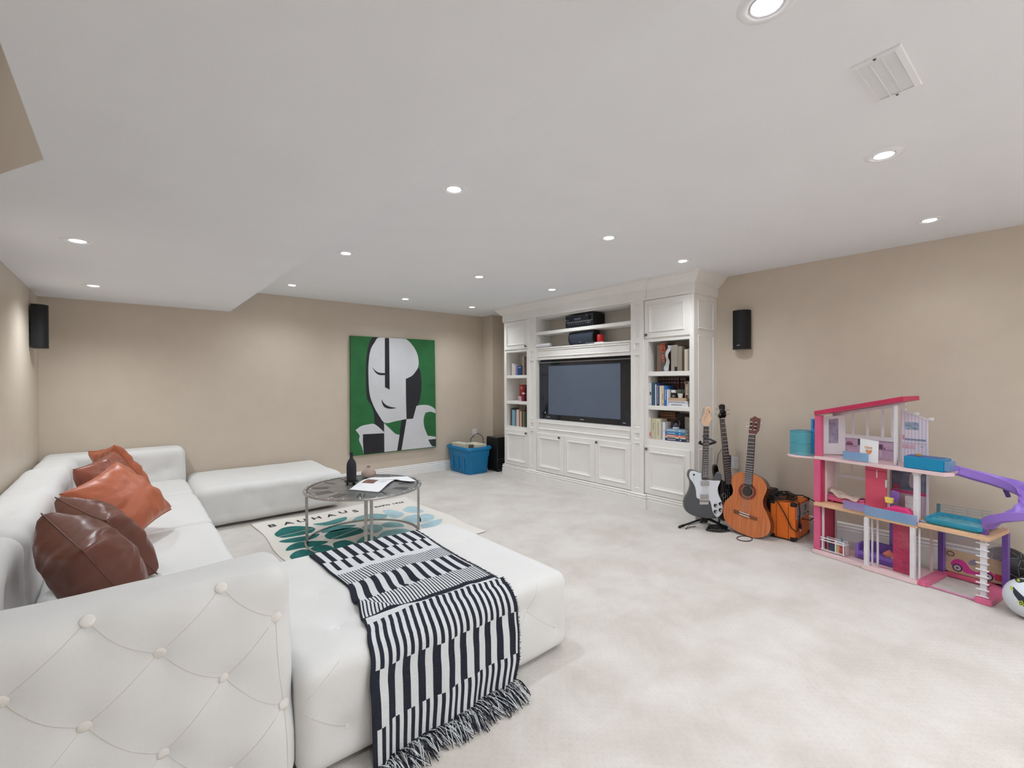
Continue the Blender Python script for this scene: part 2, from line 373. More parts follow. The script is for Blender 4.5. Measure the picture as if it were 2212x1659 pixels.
def plinth(mb, pts):
    prof = [(.0, 0), (.026, 0), (.026, .098), (.019, .104), (.019, .110), (.026, .116), (.026, .126), (.012, .134), (.020, .140), (.020, .148), (.0, .157)]
    n = len(prof); P = [Vector((*p, 0)) for p in pts]; rows_ = []
    for i, p in enumerate(P):
        nr = []
        for (a, b) in ((i-1, i), (i, i+1)):
            if 0 <= a and b < len(P):
                d = (P[b]-P[a]).normalized(); nr.append(Vector((-d.y, d.x, 0)))
        m = nr[0] if len(nr) == 1 else (nr[0]+nr[1])/(1+nr[0].dot(nr[1]))
        rows_.append([p+m*o_+Vector((0, 0, z)) for o_, z in prof])
    vs = [q for r_ in rows_ for q in r_]; fs = []
    for i in range(len(P)-1):
        for k in range(n): fs.append((i*n+k, i*n+(k+1) % n, (i+1)*n+(k+1) % n, (i+1)*n+k))
    fs.append(tuple(range(n))); fs.append(tuple((len(P)-1)*n+k for k in range(n))[::-1]); mb.add(vs, fs)
XBK = 4.45
def tower(label, y0, y1, oy0, oy1, zs, dz, near_side):
    t = thing('bookcase_cabinet', label, 'cabinet', (4.4, (y0+y1)/2, 0), group='side towers of the media wall')
    zf, sh1, sh2, ztop = zs      # opening floor, lower shelf (bot,top), upper shelf, opening top
    mb = MB(); g = .001
    # side panels, stiles and rails, back
    mb.box((XF, y0, .15), (XW, oy0, 2.3)); mb.box((XF, oy1, .15), (XW, y1, 2.3))
    mb.box((XBK, oy0, .15), (XW, oy1, 2.3))
    mb.box((XF, oy0, ztop), (XBK, oy1, 2.3)); mb.box((XF, oy0, .15), (XBK, oy1, zf))
    mb.build('carcass', CAB, t)
    bk = MB(); bk.box((XBK-.006, oy0, zf), (XBK-.0005, oy1, ztop)); bk.build('back_panel', CAB_SHADE, t)
    for (a, b) in (sh1, sh2):
        q = MB(); q.box((XF+.002, oy0, a), (XBK-.006, oy1, b)); q.build('shelf', CAB, t, bevel=.003)
    kd, ku = dz
    dy0, dy1 = (y0+.038, y1-.006) if near_side else (y0+.004, y1-.020)
    kn = dy1-.03 if near_side else dy0+.035
    door(t, dy0, dy1, .166, .668, (kn, .636), diamond=near_side)
    door(t, dy0, dy1, 1.80, 2.193, (kn, 1.832))
    return t
T1 = tower('tall white bookcase tower at the near end of the media wall, beside the guitars', 2.264, 2.815, 2.312, 2.776, (.74, (1.049, 1.092), (1.40, 1.447), 1.76), (0, 0), True)
T3 = tower('narrow white bookcase tower at the far end of the media wall, beside the black subwoofer', 4.645, 5.178, 4.69, 5.128, (.71, (1.028, 1.072), (1.393, 1.436), 1.763), (0, 0), False)
# near tower side face: applied panels
for (z0, z1) in ((1.86, 2.145), (.74, 1.80), (.20, .68)):
    mb = MB(); mb.loops(sidef(4.275, 4.585, z0, z1, 2.2635), [(0, 0), (.0, -.003), (.008, -.005), (.014, .0), (.02, .003)]); mb.build('side_panel', CAB, T1)
mb = MB(); crown(mb, [(XW-.001, 2.264), (XF, 2.264), (XF, 2.80)]); mb.build('crown_moulding', CAB, T1)
mb = MB(); plinth(mb, [(XW-.001, 2.264), (XF, 2.264), (XF, 2.80)]); mb.build('base_moulding', CAB, T1)
mb = MB(); crown(mb, [(XF, 4.66), (XF, 5.178), (XW-.001, 5.178)]); mb.build('crown_moulding', CAB, T3)
mb = MB(); plinth(mb, [(XF, 4.66), (XF, 5.178), (XW-.001, 5.178)]); mb.build('base_moulding', CAB, T3)
# centre unit
XC, XPI = 4.19, 4.172
T2 = thing('media_cabinet', 'wide white media cabinet with panelled pilasters holding the television', 'cabinet', (4.4, 3.73, 0))
mb = MB()
pil = ((2.816, 2.972), (4.478, 4.644))
for (a, b) in pil: mb.box((XPI+.012, a, .15), (XW, b, 2.3))
ya, yb = pil[0][1], pil[1][0]
mb.box((XBK, ya, .15), (XW, yb, 2.3)); mb.box((XC, ya, 2.18), (XBK, yb, 2.3))
mb.box((XC, ya, .15), (XBK, yb, .848)); mb.box((XC, ya, 1.632), (XBK, yb, 1.775))
mb.build('carcass', CAB, T2)
bk = MB(); bk.box((XBK-.006, ya, 1.79), (XBK-.0005, yb, 2.18)); bk.build('back_panel', CAB_SHADE, T2)
q = MB(); q.box((XC-.012, ya, 1.775), (XBK-.006, yb, 1.792)); q.build('shelf', CAB, T2, bevel=.004)
q = MB(); q.box((XC, ya, 1.964), (XBK-.006, yb, 2.005)); q.build('shelf', CAB, T2, bevel=.003)
for (a, b) in pil:
    # pilaster face built around four recessed panels
    face = MB(); zz = [.15, .20, .69, .722, .80, .848, 1.632, 1.68, 1.76, 1.807, 2.165, 2.195]
    pa, pb = a+.04, b-.04
    face.box((XPI, a, .15), (XPI+.012, pa, 2.195)); face.box((XPI, pb, .15), (XPI+.012, b, 2.195))
    for k in range(0, 12, 2): face.box((XPI, pa, zz[k]), (XPI+.012, pb, zz[k+1]))
    pf = face.build('pilaster', CAB, T2)
    for k in range(1, 11, 2):
        mb = MB(); mb.loops(front(pa, pb, zz[k], zz[k+1], XPI), [(0, 0), (0, -.002), (.004, -.003), (.008, .002), (.010, .011), (.014, .011)]); mb.build('recessed_panel', CAB, pf)
for (z0, z1) in ((.718, .812), (1.668, 1.762)): recess(T2, ya+.022, yb-.025, z0, z1, XC-.001, w=.01, d=.0)
w3 = (yb-ya-.012)/3
ys = [ya+.006+w3*i for i in range(4)]
door(T2, ys[2]+.002, ys[3], .166, .668, (ys[2]+.07, .636), x=XC-.010)
door(T2, ys[1]+.002, ys[2]-.002, .166, .668, None, x=XC-.010)
door(T2, ys[0], ys[1]-.002, .166, .668, (ys[1]-.035, .640), x=XC-.010)
mb = MB(); crown(mb, [(XPI+.03, 2.802), (XPI, 2.802), (XPI, 4.655), (XPI+.03, 4.655)]); mb.build('crown_moulding', CAB, T2)
mb = MB(); plinth(mb, [(XPI+.03, 2.802), (XPI-.002, 2.802), (XPI-.002, 2.972), (XC-.008, 2.972), (XC-.008, 4.478), (XPI-.002, 4.478), (XPI-.002, 4.655), (XPI+.03, 4.655)]); mb.build('base_moulding', CAB, T2)

# ---------------------------------------------------------------- television
tv = thing('television', 'large glossy black widescreen television built into the media cabinet', 'television', (4.3, 3.72, .849))
y0, y1, z0, z1, xt = 2.985, 4.465, .852, 1.612, 4.228
mb = MB(); mb.box((xt+.01, y0, z0), (XBK-.01, y1, z1)); mb.build('body', BLACK, tv)
mb = MB(); mb.loops(front(y0, y1, z0, z1, xt), [(0, .012), (0, .002), (.003, 0)], close=False)
a, b, c_, d = y0+.165, y1-.155, z0+.062, z1-.055
P = front(y0+.003, y1-.003, z0+.003, z1-.003, xt)
inn = [(xt, b, c_), (xt, a, c_), (xt, a, d), (xt, b, d)]; inn2 = [(xt+.008, b-.004, c_+.004), (xt+.008, a+.004, c_+.004), (xt+.008, a+.004, d-.004), (xt+.008, b-.004, d-.004)]
mb.add(P(0, 0)+inn+inn2, [(j, (j+1) % 4, 4+(j+1) % 4, 4+j) for j in range(4)]+[(4+j, 4+(j+1) % 4, 8+(j+1) % 4, 8+j) for j in range(4)])
bez = mb.build('bezel', mat('piano_black_bezel', (20, 24, 32), .12, var=.03, coat=.6), tv)
mb = MB(); mb.add(inn2, [(0, 1, 2, 3)]); mb.build('screen', mat('slate_blue_matte_screen', (96, 106, 124), .55, var=.03, nscale=8, spec=.5), tv)
SILV = mat('silver_mark', (190, 194, 202), .3, .6, var=0)
mb = MB(); mb.box((xt-.002, y0+.004, z1-.020), (xt+.001, y1-.004, z1-.014)); mb.build('silver_strip', SILV, tv)
for (pts) in ([(y1-.002, z1-.075), (y1-.09, z1-.115), (y1-.095, z0+.11), (y1-.002, z0+.07)], [(y0+.002, z1-.06), (y0+.11, z1-.11), (y0+.11, z0+.15), (y0+.002, z0+.075)]):
    mb = MB(); mb.tube([(xt-.001, p[0], p[1]) for p in pts], .0016, 6); mb.build('speaker_wing_outline', mat('dull_grey_line', (90, 96, 106), .3, .5), tv)
for yy, ww in ((3.72, .028), (3.10, .02), (4.30, .03)):
    mb = MB(); mb.box((xt-.0012, yy-ww, z0+.026), (xt, yy+ww, z0+.034)); mb.build('front_badge', SILV, tv)
mb = MB(); mb.box((xt-.0012, y1-.115, z0+.075), (xt, y1-.103, z0+.095)); mb.build('indicator_light', mat('indicator_white', (230, 230, 230), .4, var=0), tv)
xt2 = xt
mb = MB(); mb.box((xt+.03, y0, z1), (XBK-.02, y1, 1.630)); mb.build('top_cover', BLACK, tv)

# ---------------------------------------------------------------- shelf electronics
rc = thing('av_receiver', 'black home theatre receiver with round volume dial on upper shelf', 'receiver', (4.33, 3.75, 2.005))
y0, y1, z0, z1, x0 = 3.527, 3.974, 2.012, 2.163, 4.215
mb = MB(); mb.box((x0+.012, y0, z0), (4.43, y1, z1)); mb.build('chassis', mat('black_metal_case', (22, 22, 24), .5), rc, bevel=.003)
mb = MB(); mb.box((x0, y0, z0+.002), (x0+.012, y1, z1-.004)); fp = mb.build('front_panel', mat('dark_brushed_front', (34, 38, 46), .32, .3), rc, bevel=.002)
mb = MB(); mb.cyl((x0, 3.60, 2.118), (x0-.02, 3.60, 2.118), .026, 24); kn = mb.build('volume_dial', BLACK, rc, smooth=True, bevel=.002)
mb = MB(); mb.tube([(x0-.021, 3.60+.027*math.cos(a_), 2.118+.027*math.sin(a_)) for a_ in np.linspace(R(20), R(80), 6)], .0022, 5); mb.build('dial_glint', CHROME, kn)
mb = MB(); mb.box((x0-.0015, 3.72, 2.098), (x0, 3.83, 2.12)); mb.build('display_window', mat('display_grey', (92, 92, 106), .3), rc)
mb = MB(); mb.box((x0-.001, y0+.01, 2.078), (x0, y1-.008, 2.0805)); mb.build('trim_line', SILV, rc)
for i in range(14): mb = MB(); yy = 3.56+i*.028; mb.box((x0-.003, yy, 2.066), (x0, yy+.014, 2.071)); mb.build('button', SILV, rc)
for i in range(9): mb = MB(); yy = 3.60+i*.038; mb.box((x0-.002, yy, 2.044+.003*(i % 2)), (x0, yy+.012, 2.048+.003*(i % 2))); mb.build('button', SILV, rc)
for i in range(4): mb = MB(); mb.cyl((x0, 3.575+i*.014, 2.05), (x0-.004, 3.575+i*.014, 2.05), .0045, 10); mb.build('input_jack', CHROME, rc)
for i in range(2): mb = MB(); mb.cyl((x0, 3.955-i*.03, 2.105-.004*i), (x0-.004, 3.955-i*.03, 2.105-.004*i), .006, 10); mb.build('button', CHROME, rc)
for (xx, yy) in ((4.24, 3.55), (4.24, 3.95), (4.41, 3.55), (4.41, 3.95)): mb = MB(); mb.lathe([(.012, 0), (.012, .008)], c=(xx, yy, 2.005), n=12); mb.build('foot', BLACK, rc)

cs = thing('centre_speaker', 'black curved centre channel speaker lying on the lower open shelf', 'speaker', (4.28, 3.74, 1.793))
pr_ = [(0.0, 0), (.03, -.018), (.07, -.030), (.11, -.026), (.145, -.012), (.155, .006), (.155, .06), (.15, .09), (.0, .09), ]
mb = MB(); mb.prism(pr_, lambda z, x: (4.250+x, 3.548, 1.800+z), lambda z, x: (4.250+x, 3.922, 1.800+z)); mb.build('grille', mat('charcoal_speaker_cloth', (52, 60, 74), .75, bump=.4, bscale=900), cs, smooth=True)
for yy in (3.538, 3.922): mb = MB(); mb.prism([(z*1.02, x-.002 if x < 0 else x+.002) for z, x in pr_], lambda z, x: (4.250+x, yy, 1.799+z), lambda z, x: (4.250+x, yy+.010, 1.799+z)); mb.build('end_cap', BLACK, cs)
mb = MB(); mb.box((4.235, 3.60, 1.7925), (4.33, 3.88, 1.800)); mb.build('base', BLACK, cs)
mb = MB(); mb.box((4.2185, 3.72, 1.825), (4.221, 3.75, 1.829)); mb.build('front_badge', SILV, cs)
mb = MB(); mb.box((4.185, 3.885, 1.7925), (4.33, 4.05, 1.797)); tag(mb.build('dvd_case', BLACK), 'flat black case lying on the shelf left of the curved speaker', 'case')
cd = MB(); cd.lathe([(.038, 0), (.041, .002), (.041, .085), (.038, .09), (.030, .086), (.0, .084)], c=(4.285, 3.478, 1.8065), n=28); cd.build
ct = thing('pillar_candle', 'thick red pillar candle standing on papers beside the curved speaker', 'candle', (4.285, 3.478, 1.8065))
cd.build('wax', mat('red_wax', (196, 34, 40), .4, var=.05), ct, smooth=True); mb = MB(); mb.cyl((4.285, 3.478, 1.888), (4.285, 3.478, 1.900), .001, 5); mb.build('wick', BLACK, ct)
for i in range(3):
    mb = MB(); rt = Matrix.Rotation(R(4*i-3), 3, 'Z'); mb.box((4.20, 3.36+.01*i, 1.793+.0045*i), (4.34, 3.55, 1.797+.0045*i), rot=rt); mb.build
    tag(mb.build('brochure', PAPER, bevel=.001), ['bottom white booklet under the red candle', 'middle white booklet under the red candle', 'top white booklet directly under the red candle'][i], 'booklet', 'white booklets under the candle')
rm = MB(); rm.box((4.18, 3.50, 1.7925), (4.205, 3.62, 1.806), rot=Matrix.Rotation(R(12), 3, 'Z')); tag(rm.build('remote_control', mat('grey_remote', (70, 72, 76), .4), bevel=.005), 'small grey remote on the shelf edge before the curved speaker', 'remote')
pl = thing('paper_roll', 'rolled white poster jutting over the left end of the open shelf', 'poster', (4.2, 4.38, 1.81))
mb = MB(); mb.grid(28, 14, lambda u, v: (4.190+.0 + (.026-.014*u)*math.cos(2*math.pi*u*1.9)+.004*u, 4.472-.26*v, 1.820+(.026-.014*u)*math.sin(2*math.pi*u*1.9))); mb.build('sheet', PAPER, pl, smooth='all')
mb = MB(); mb.grid(8, 4, lambda u, v: (4.2+.16*u, 4.40-.21*v, 1.7945+.01*math.sin(u*3.1))); mb.build('loose_sheet', PAPER, pl, smooth='all')
# ---------------------------------------------------------------- books
_bc = {}
def cmat(c, r=.55):
    k = 'cover_%02x%02x%02x' % c
    if k not in _bc: _bc[k] = mat(k, c, r, var=.05, nscale=60)
    return _bc[k]
INK = mat('dark_print', (30, 30, 38), .6, var=0); INKW = mat('white_print', (235, 235, 235), .6, var=0)
def book(y0, y1, z0, z1, x0, x1, col, label, group, band=None, lying=False, marks=None, mark_col=None, page=PAGES):
    """standing book: spine faces -X, thickness along Y; lying: spine faces -X, thickness along Z"""
    t = thing('book', label, 'book', ((x0+x1)/2, (y0+y1)/2, z0), group=group)
    c = .0022; m = cmat(col); mb = MB()
    if lying:
        mb.box((x0, y0, z0), (x1, y1, z0+c)); mb.box((x0, y0, z1-c), (x1, y1, z1)); mb.box((x0, y0, z0+c), (x0+c, y1, z1-c))
        mb.build('cover', m, t); p = MB(); p.box((x0+c, y0+.003, z0+c), (x1-.004, y1-.003, z1-c)); p.build('page_block', page, t)
    else:
        mb.box((x0, y0, z0), (x1, y0+c, z1)); mb.box((x0, y1-c, z0), (x1, y1, z1)); mb.box((x0, y0+c, z0), (x0+c, y1-c, z1))
        mb.build('cover', m, t); p = MB(); p.box((x0+c, y0+c, z0+.003), (x1-.004, y1-c, z1-.004)); p.build('page_block', page, t)
    if marks:
        mm = mark_col or INK; yc, zc = (y0+y1)/2, (z0+z1)/2
        for (a, b, wd) in marks:
            q = MB()
            if lying: L_ = y1-y0; q.box((x0-.0006, y1-b*L_, zc-wd/2), (x0, y1-a*L_, zc+wd/2))
            else: L_ = z1-z0; q.box((x0-.0006, yc-wd/2, z0+a*L_), (x0, yc+wd/2, z0+b*L_))
            q.build('spine_print', mm, t)
    return t
XB0 = 4.235
GB = ['books on the upper shelf of the near tower', 'books on the middle shelf of the near tower', 'books on the lower shelf of the near tower']
# near tower, upper shelf (z 1.447)
z = 1.4475
b = book(2.60, 2.692, z, 1.739, XB0, 4.43, (122, 100, 88), 'very thick brown art book with orange capitals on its spine', GB[0])
q = MB(); q.box((XB0-.0006, 2.602, 1.645), (XB0, 2.646, 1.736)); q.build('spine_print', cmat((214, 92, 52)), b)
q = MB(); q.box((XB0-.0006, 2.602, 1.452), (XB0, 2.646, 1.645)); q.build('spine_print', cmat((92, 88, 84)), b)
text('THE', .046, b, basis((XB0-.0010, 2.624, 1.690), (0, 0, -1), (0, -1, 0)), cmat((62, 40, 34)))
text('ART', .046, b, basis((XB0-.0010, 2.624, 1.585), (0, 0, -1), (0, -1, 0)), cmat((224, 96, 60)))
t = thing('plastic_bag', 'crumpled clear and white plastic sleeve beside the thick art book', 'bag', (4.3, 2.57, z))
mb = MB(); random.seed(3)
mb.grid(10, 20, lambda u, v: (4.222+.02*math.sin(v*9)*u+.012*noise.noise(Vector((u*5, v*6, 0))), 2.598-.045*u*(1-.3*v)-.03*v+.01*math.sin(v*12), z+.001+.262*v))
mb.build('sleeve', mat('cloudy_plastic_film', (222, 224, 228), .15, var=.05, alpha=.75), t, smooth='all', solid=.0012)
for (a, c_, h, col, lab) in [(2.460, 2.530, 1.712, (160, 152, 142), 'thick grey beige book with a dark label near its foot'), (2.411, 2.456, 1.695, (150, 138, 126), 'taupe book with faint drawing on the spine beside the grey beige book'),
        (2.388, 2.406, 1.655, (84, 68, 58), 'thin dark brown book between taupe and cream books'), (2.350, 2.384, 1.662, (205, 194, 176), 'cream book near the right end of the upper shelf'), (2.332, 2.347, 1.668, (140, 138, 132), 'thin grey book against the right side of the upper shelf')]:
    bb = book(a, c_, z, h, XB0, 4.42, col, lab, GB[0])
    if col == (160, 152, 142): q = MB(); q.box((XB0-.0007, 2.462, 1.448), (XB0, 2.492, 1.492)); q.build('spine_label', INK, bb)
# near tower, middle shelf (z 1.092)
z = 1.0925
for i in range(9):
    y1_ = 2.745-i*.0335-(0.008 if i > 6 else 0)
    book(y1_-.031, y1_, z, 1.385, 4.36, 4.445, (62, 34, 36), 'dark maroon encyclopedia volume with silver bands, one of a set at the back', GB[1]+', back row', marks=[(.80, .82, .024), (.93, .95, .024)], mark_col=cmat((170, 160, 156)))
mid = [(2.752, 2.775, 1.329, (222, 222, 224), 'white book with black marks at the left end of the middle shelf', [(.45, .6, .014), (.04, .07, .01)], INK),
       (2.707, 2.750, 1.331, (60, 92, 116), 'steel blue book beside the white one on the middle shelf', None, None),
       (2.694, 2.706, 1.312, (232, 232, 234), 'thin white book between the two dark blue books', None, None),
       (2.660, 2.692, 1.324, (44, 52, 98), 'navy book with white title dots down its spine', [(.08+.07*i, .12+.07*i, .008) for i in range(12)], INKW),
       (2.633, 2.657, 1.300, (222, 214, 196), 'cream book left of the yellowish cream one, middle shelf', None, None),
       (2.606, 2.631, 1.300, (214, 200, 160), 'yellowish cream book with dark mark near its foot', [(.06, .1, .01), (.3, .6, .004)], INK),
       (2.572, 2.604, 1.300, (48, 104, 178), 'bright blue book standing next to the horizontal stack', [(.3, .8, .005)], INKW),
       (2.558, 2.571, 1.262, (226, 226, 228), 'thin white book right of the bright blue book', None, None)]
for a, c_, h, col, lab, mk, mc in mid: book(a, c_, z, h, 4.225, 4.345, col, lab, GB[1], marks=mk, mark_col=mc)
stk = [(1.0925, 1.1215, (228, 228, 230), 'white book at the bottom of the middle shelf stack', 2.34, [(.15, .7, .006)]), (1.122, 1.1465, (214, 216, 224), 'white and blue book second in the middle shelf stack', 2.345, [(.0, .86, .004)]), (1.147, 1.176, (196, 168, 138), 'tan book on top of the middle shelf stack under the potted succulent', 2.36, None)]
for a, b_, col, lab, ye, mk in stk: book(ye, 2.555, a, b_, 4.225, 4.36, col, lab, GB[1]+', lying', lying=True, marks=mk, mark_col=cmat((58, 66, 120)))
bb = book(2.337, 2.372, 1.1765, 1.345, 4.225, 4.35, (206, 192, 168), 'cream book with dark brown lettering standing on the stack at right', GB[1]+', standing on the stack')
q = MB(); q.box((4.2244, 2.340, 1.178), (4.225, 2.369, 1.344)); q.build('spine_print', cmat((92, 58, 46)), bb)
text('DISEASE', .030, bb, basis((4.2238, 2.3545, 1.262), (0, 0, -1), (0, -1, 0)), cmat((232, 220, 200)))
fr = thing('photo_frame', 'small dark framed picture leaning behind the succulent', 'picture frame', (4.27, 2.52, 1.1765))
mb = MB(); mb.box((4.262, 2.487, 1.1767), (4.270, 2.548, 1.262)); mb.build('frame', cmat((34, 30, 34)), fr)
mb = MB(); mb.box((4.2612, 2.490, 1.229), (4.262, 2.545, 1.256)); mb.build('white_card', PAPER, fr)
mb = MB(); mb.prism([(2.503, 1.184), (2.536, 1.184), (2.532, 1.2), (2.52, 1.21), (2.508, 1.196)], lambda y, z_: (4.2612, y, z_), lambda y, z_: (4.262, y, z_)); mb.build('picture_shape', cmat((150, 140, 136)), fr)
pp = thing('potted_succulent', 'small green grey succulent in a white pot on the book stack', 'plant', (4.262, 2.443, 1.1765))
mb = MB(); mb.lathe([(.020, 0), (.029, .046), (.026, .046), (.025, .04), (0, .04)], c=(4.262, 2.443, 1.1768), n=20); mb.build('pot', WHITE, pp, smooth=True)
random.seed(5); LEAFM = mat('succulent_leaf', (98, 112, 98), .5, var=.15)
for k in range(18):
    a = k*2.4; el = .35+.9*(k/18); r0 = .045*(1-.3*k/18)+.01; d = Vector((math.cos(a)*math.cos(el), math.sin(a)*math.cos(el), math.sin(el)))
    p0 = Vector((4.262, 2.443, 1.216)); mb = MB(); mb.tube([p0, p0+d*r0*.5, p0+d*r0+Vector((0, 0, .004)), p0+d*r0*1.12+Vector((0, 0, .008))], [.004, .0055, .004, .0008], 6); mb.build('leaf', LEAFM, pp, smooth='all')
# near tower, lower shelf (z .74)
z = .7405
for i in range(7):
    y1_ = 2.742-i*.0262
    book(y1_-.0245, y1_, z, 1.022, 4.36, 4.445, (96, 58, 42), 'brown leather volume with gilt bands, one of a set behind the lower shelf books', GB[2]+', back row', marks=[(.78, .8, .018), (.86, .89, .018), (.95, .97, .018)], mark_col=cmat((176, 136, 92)))
for i in range(4): book(2.555-.04*(i+1)+.002, 2.555-.04*i, z, 1.012, 4.37, 4.445, (46, 32, 32), 'nearly black volume in the back row of the lower shelf', GB[2]+', dark back row')
lo = [(2.757, 2.778, .965, (224, 218, 208), 'slim cream book with a red patch low on its spine', [(.1, .3, .010)], cmat((206, 66, 44))),
      (2.702, 2.752, .957, (208, 200, 172), 'thick cream book left of its matching neighbour, lower shelf', [(.45, .8, .004)], INK),
      (2.644, 2.700, .955, (214, 206, 178), 'thick cream book right of its matching neighbour, lower shelf', [(.2, .85, .004)], INK),
      (2.621, 2.641, .925, (204, 206, 214), 'slim pale book with a dark stripe, lower shelf', [(0.02, .97, .005)], cmat((70, 70, 86))),
      (2.595, 2.619, .925, (228, 226, 224), 'white book with red mark left of the lower stack', [(.5, .54, .01)], cmat((180, 70, 60)))]
for a, c_, h, col, lab, mk, mc in lo: book(a, c_, z, h, 4.225, 4.345, col, lab, GB[2], marks=mk, mark_col=mc)
for a, c_, h, x0, col, lab in [(2.412, 2.446, .982, 4.362, (176, 166, 148), 'grey beige book behind the glass dome'), (2.383, 2.410, .978, 4.362, (192, 176, 152), 'tan book between the grey beige and navy ones, lower shelf'), (2.335, 2.380, .972, 4.352, (34, 40, 58), 'dark navy book at the right end of the lower shelf')]:
    book(a, c_, z, h, 4.352, 4.445, col, lab, GB[2]+', right end')
ls = [(.7405, .770, (52, 60, 88), 'navy paperback at the bottom of the lower shelf stack', 2.36, 2.592, INKW), (.7705, .7825, (232, 226, 218), 'thin white book second from the bottom of the lower stack', 2.37, 2.592, INK), (.783, .803, (214, 120, 92), 'salmon striped book in the middle of the lower stack', 2.372, 2.59, INKW),
      (.8035, .834, (44, 124, 176), 'bright blue paperback second from the top of the lower stack', 2.372, 2.588, INKW), (.8345, .860, (140, 170, 196), 'light blue paperback on top of the lower stack', 2.374, 2.586, INKW)]
for a, b_, col, lab, y0, y1, mc in ls: book(y0, y1, a, b_, 4.225, 4.345, col, lab, GB[2]+', lying', lying=True, marks=[(.1, .5, .005), (.7, .76, .009)], mark_col=mc)
gl = thing('glass_dome', 'small clear glass cloche with white base on top of the lower book stack', 'ornament', (4.285, 2.51, .8605))
mb = MB(); mb.lathe([(.030, 0), (.033, .004), (.033, .014), (.028, .018), (0, .018)], c=(4.285, 2.505, .8607), n=24); mb.build('base', WHITE, gl, smooth=True)
GLASS = mat('clear_glass', (225, 228, 240), .03, var=0, trans=1, ior=1.3)
mb = MB(); mb.lathe([(.027, 0), (.037, .018), (.039, .035), (.036, .055), (.025, .072), (.012, .080), (.006, .086), (.009, .094), (.0, .099)], c=(4.285, 2.505, .879), n=28); mb.build('dome', GLASS, gl, smooth=True)
mb = MB(); mb.lathe([(.016, 0), (.022, .012), (.018, .03), (.008, .04), (0, .042)], c=(4.285, 2.505, .8792), n=14); mb.build('figure', cmat((120, 110, 130)), gl, smooth=True)
# far tower
z = 1.4365; GF = ['books on the upper shelf of the far tower', 'books on the middle shelf of the far tower', 'books on the lower shelf of the far tower']
for a, c_, h, col, lab in [(5.028, 5.052, 1.603, (216, 212, 206), 'white spined book at the left end of the far tower upper shelf'), (5.004, 5.026, 1.606, (196, 190, 186), 'pale grey book beside the white spined one, far tower'), (4.975, 5.002, 1.590, (206, 200, 194), 'off white book in the far tower upper row'), (4.955, 4.973, 1.566, (196, 110, 120), 'pink red book left of the blue ones, far tower'),
        (4.928, 4.953, 1.568, (70, 130, 190), 'mid blue book left of the dark blue one, far tower'), (4.842, 4.926, 1.569, (38, 66, 112), 'wide dark blue book with white title, far tower')]:
    bb = book(a, c_, z, h, 4.24, 4.36, col, lab, GF[0])
    if col == (38, 66, 112): text('HEALTH', .016, bb, basis((4.2392, 4.884, 1.545), (0, -1, 0), (0, 0, 1)), INKW); 
book(4.86, 4.905, z, 1.702, 4.37, 4.44, (30, 32, 42), 'tall black book with white lower half, behind the blue book', GF[0], marks=[(.0, .5, .03), (.7, .85, .016)], mark_col=cmat((200, 202, 208)))
book(4.80, 4.835, z, 1.695, 4.25, 4.40, (150, 134, 120), 'tall mottled beige book left of the dark one, far tower upper shelf', GF[0]); book(4.755, 4.797, z, 1.66, 4.25, 4.40, (92, 70, 66), 'tall dark mottled book next to the pilaster, far tower upper shelf', GF[0])
z = 1.0725
book(4.822, 4.900, z, 1.302, 4.25, 4.40, (150, 34, 44), 'thick crimson book with small gold title on the middle shelf', GF[1], marks=[(.82, .86, .05), (.74, .77, .05)], mark_col=cmat((206, 160, 120)))
q = thing('card_pack', 'pink and white patterned box before the crimson book', 'box', (4.238, 4.862, z)); mb = MB(); mb.box((4.215, 4.83, z), (4.2485, 4.895, 1.14)); mb.build('carton', cmat((214, 176, 186)), q); mb = MB(); mb.tube([(4.2145, 4.876+.012*math.cos(a_), 1.106+.016*math.sin(a_)) for a_ in np.linspace(0, 6.0, 12)], .002, 5); mb.build('printed_ring', cmat((130, 60, 84)), q)
book(4.772, 4.817, z, 1.295, 4.25, 4.40, (112, 40, 44), 'dark red book right of the crimson one', GF[1])
fg = thing('figurine', 'small dark red and white figurine on the far tower middle shelf', 'ornament', (4.232, 4.79, z)); mb = MB(); mb.lathe([(.018, 0), (.02, .01), (.012, .03), (.02, .06), (.024, .10), (.012, .125), (.018, .15), (.014, .172), (0, .18)], c=(4.2295, 4.79, z), n=14); mb.build('body', cmat((120, 40, 46)), fg, smooth=True); mb = MB(); mb.lathe([(.019, 0), (.0245, .03), (.018, .045)], c=(4.2295, 4.79, z+.075), n=14); mb.build('sash', cmat((214, 206, 204)), fg, smooth=True)
z = .7105
for a, c_, h, col, lab in [(5.055, 5.078, .962, (80, 72, 66), 'dark brown slim book at the left end of the far tower lower shelf'), (5.018, 5.052, .944, (138, 176, 196), 'light blue book left of its twin, far tower lower shelf'), (4.986, 5.016, .940, (126, 166, 190), 'light blue book right of its twin, far tower lower shelf'), (4.958, 4.983, .93, (96, 120, 130), 'grey green book beside the light blue pair'),
        (4.930, 4.956, .950, (220, 208, 194), 'cream book in the far tower lower row, left'), (4.900, 4.927, .944, (210, 196, 182), 'cream book in the far tower lower row, right'), (4.876, 4.898, .938, (176, 82, 52), 'rust red book between cream ones, far tower lower shelf'), (4.852, 4.873, .930, (224, 216, 206), 'white book right of the rust red one'), (4.829, 4.850, .93, (76, 46, 42), 'dark brown book near the pilaster, lower shelf'), (4.795, 4.827, .936, (108, 112, 84), 'olive green patterned book near the pilaster, lower shelf'), (4.765, 4.793, .93, (84, 86, 66), 'dark olive book touching the pilaster, lower shelf')]:
    book(a, c_, z, h, 4.24, 4.37, col, lab, GF[2])
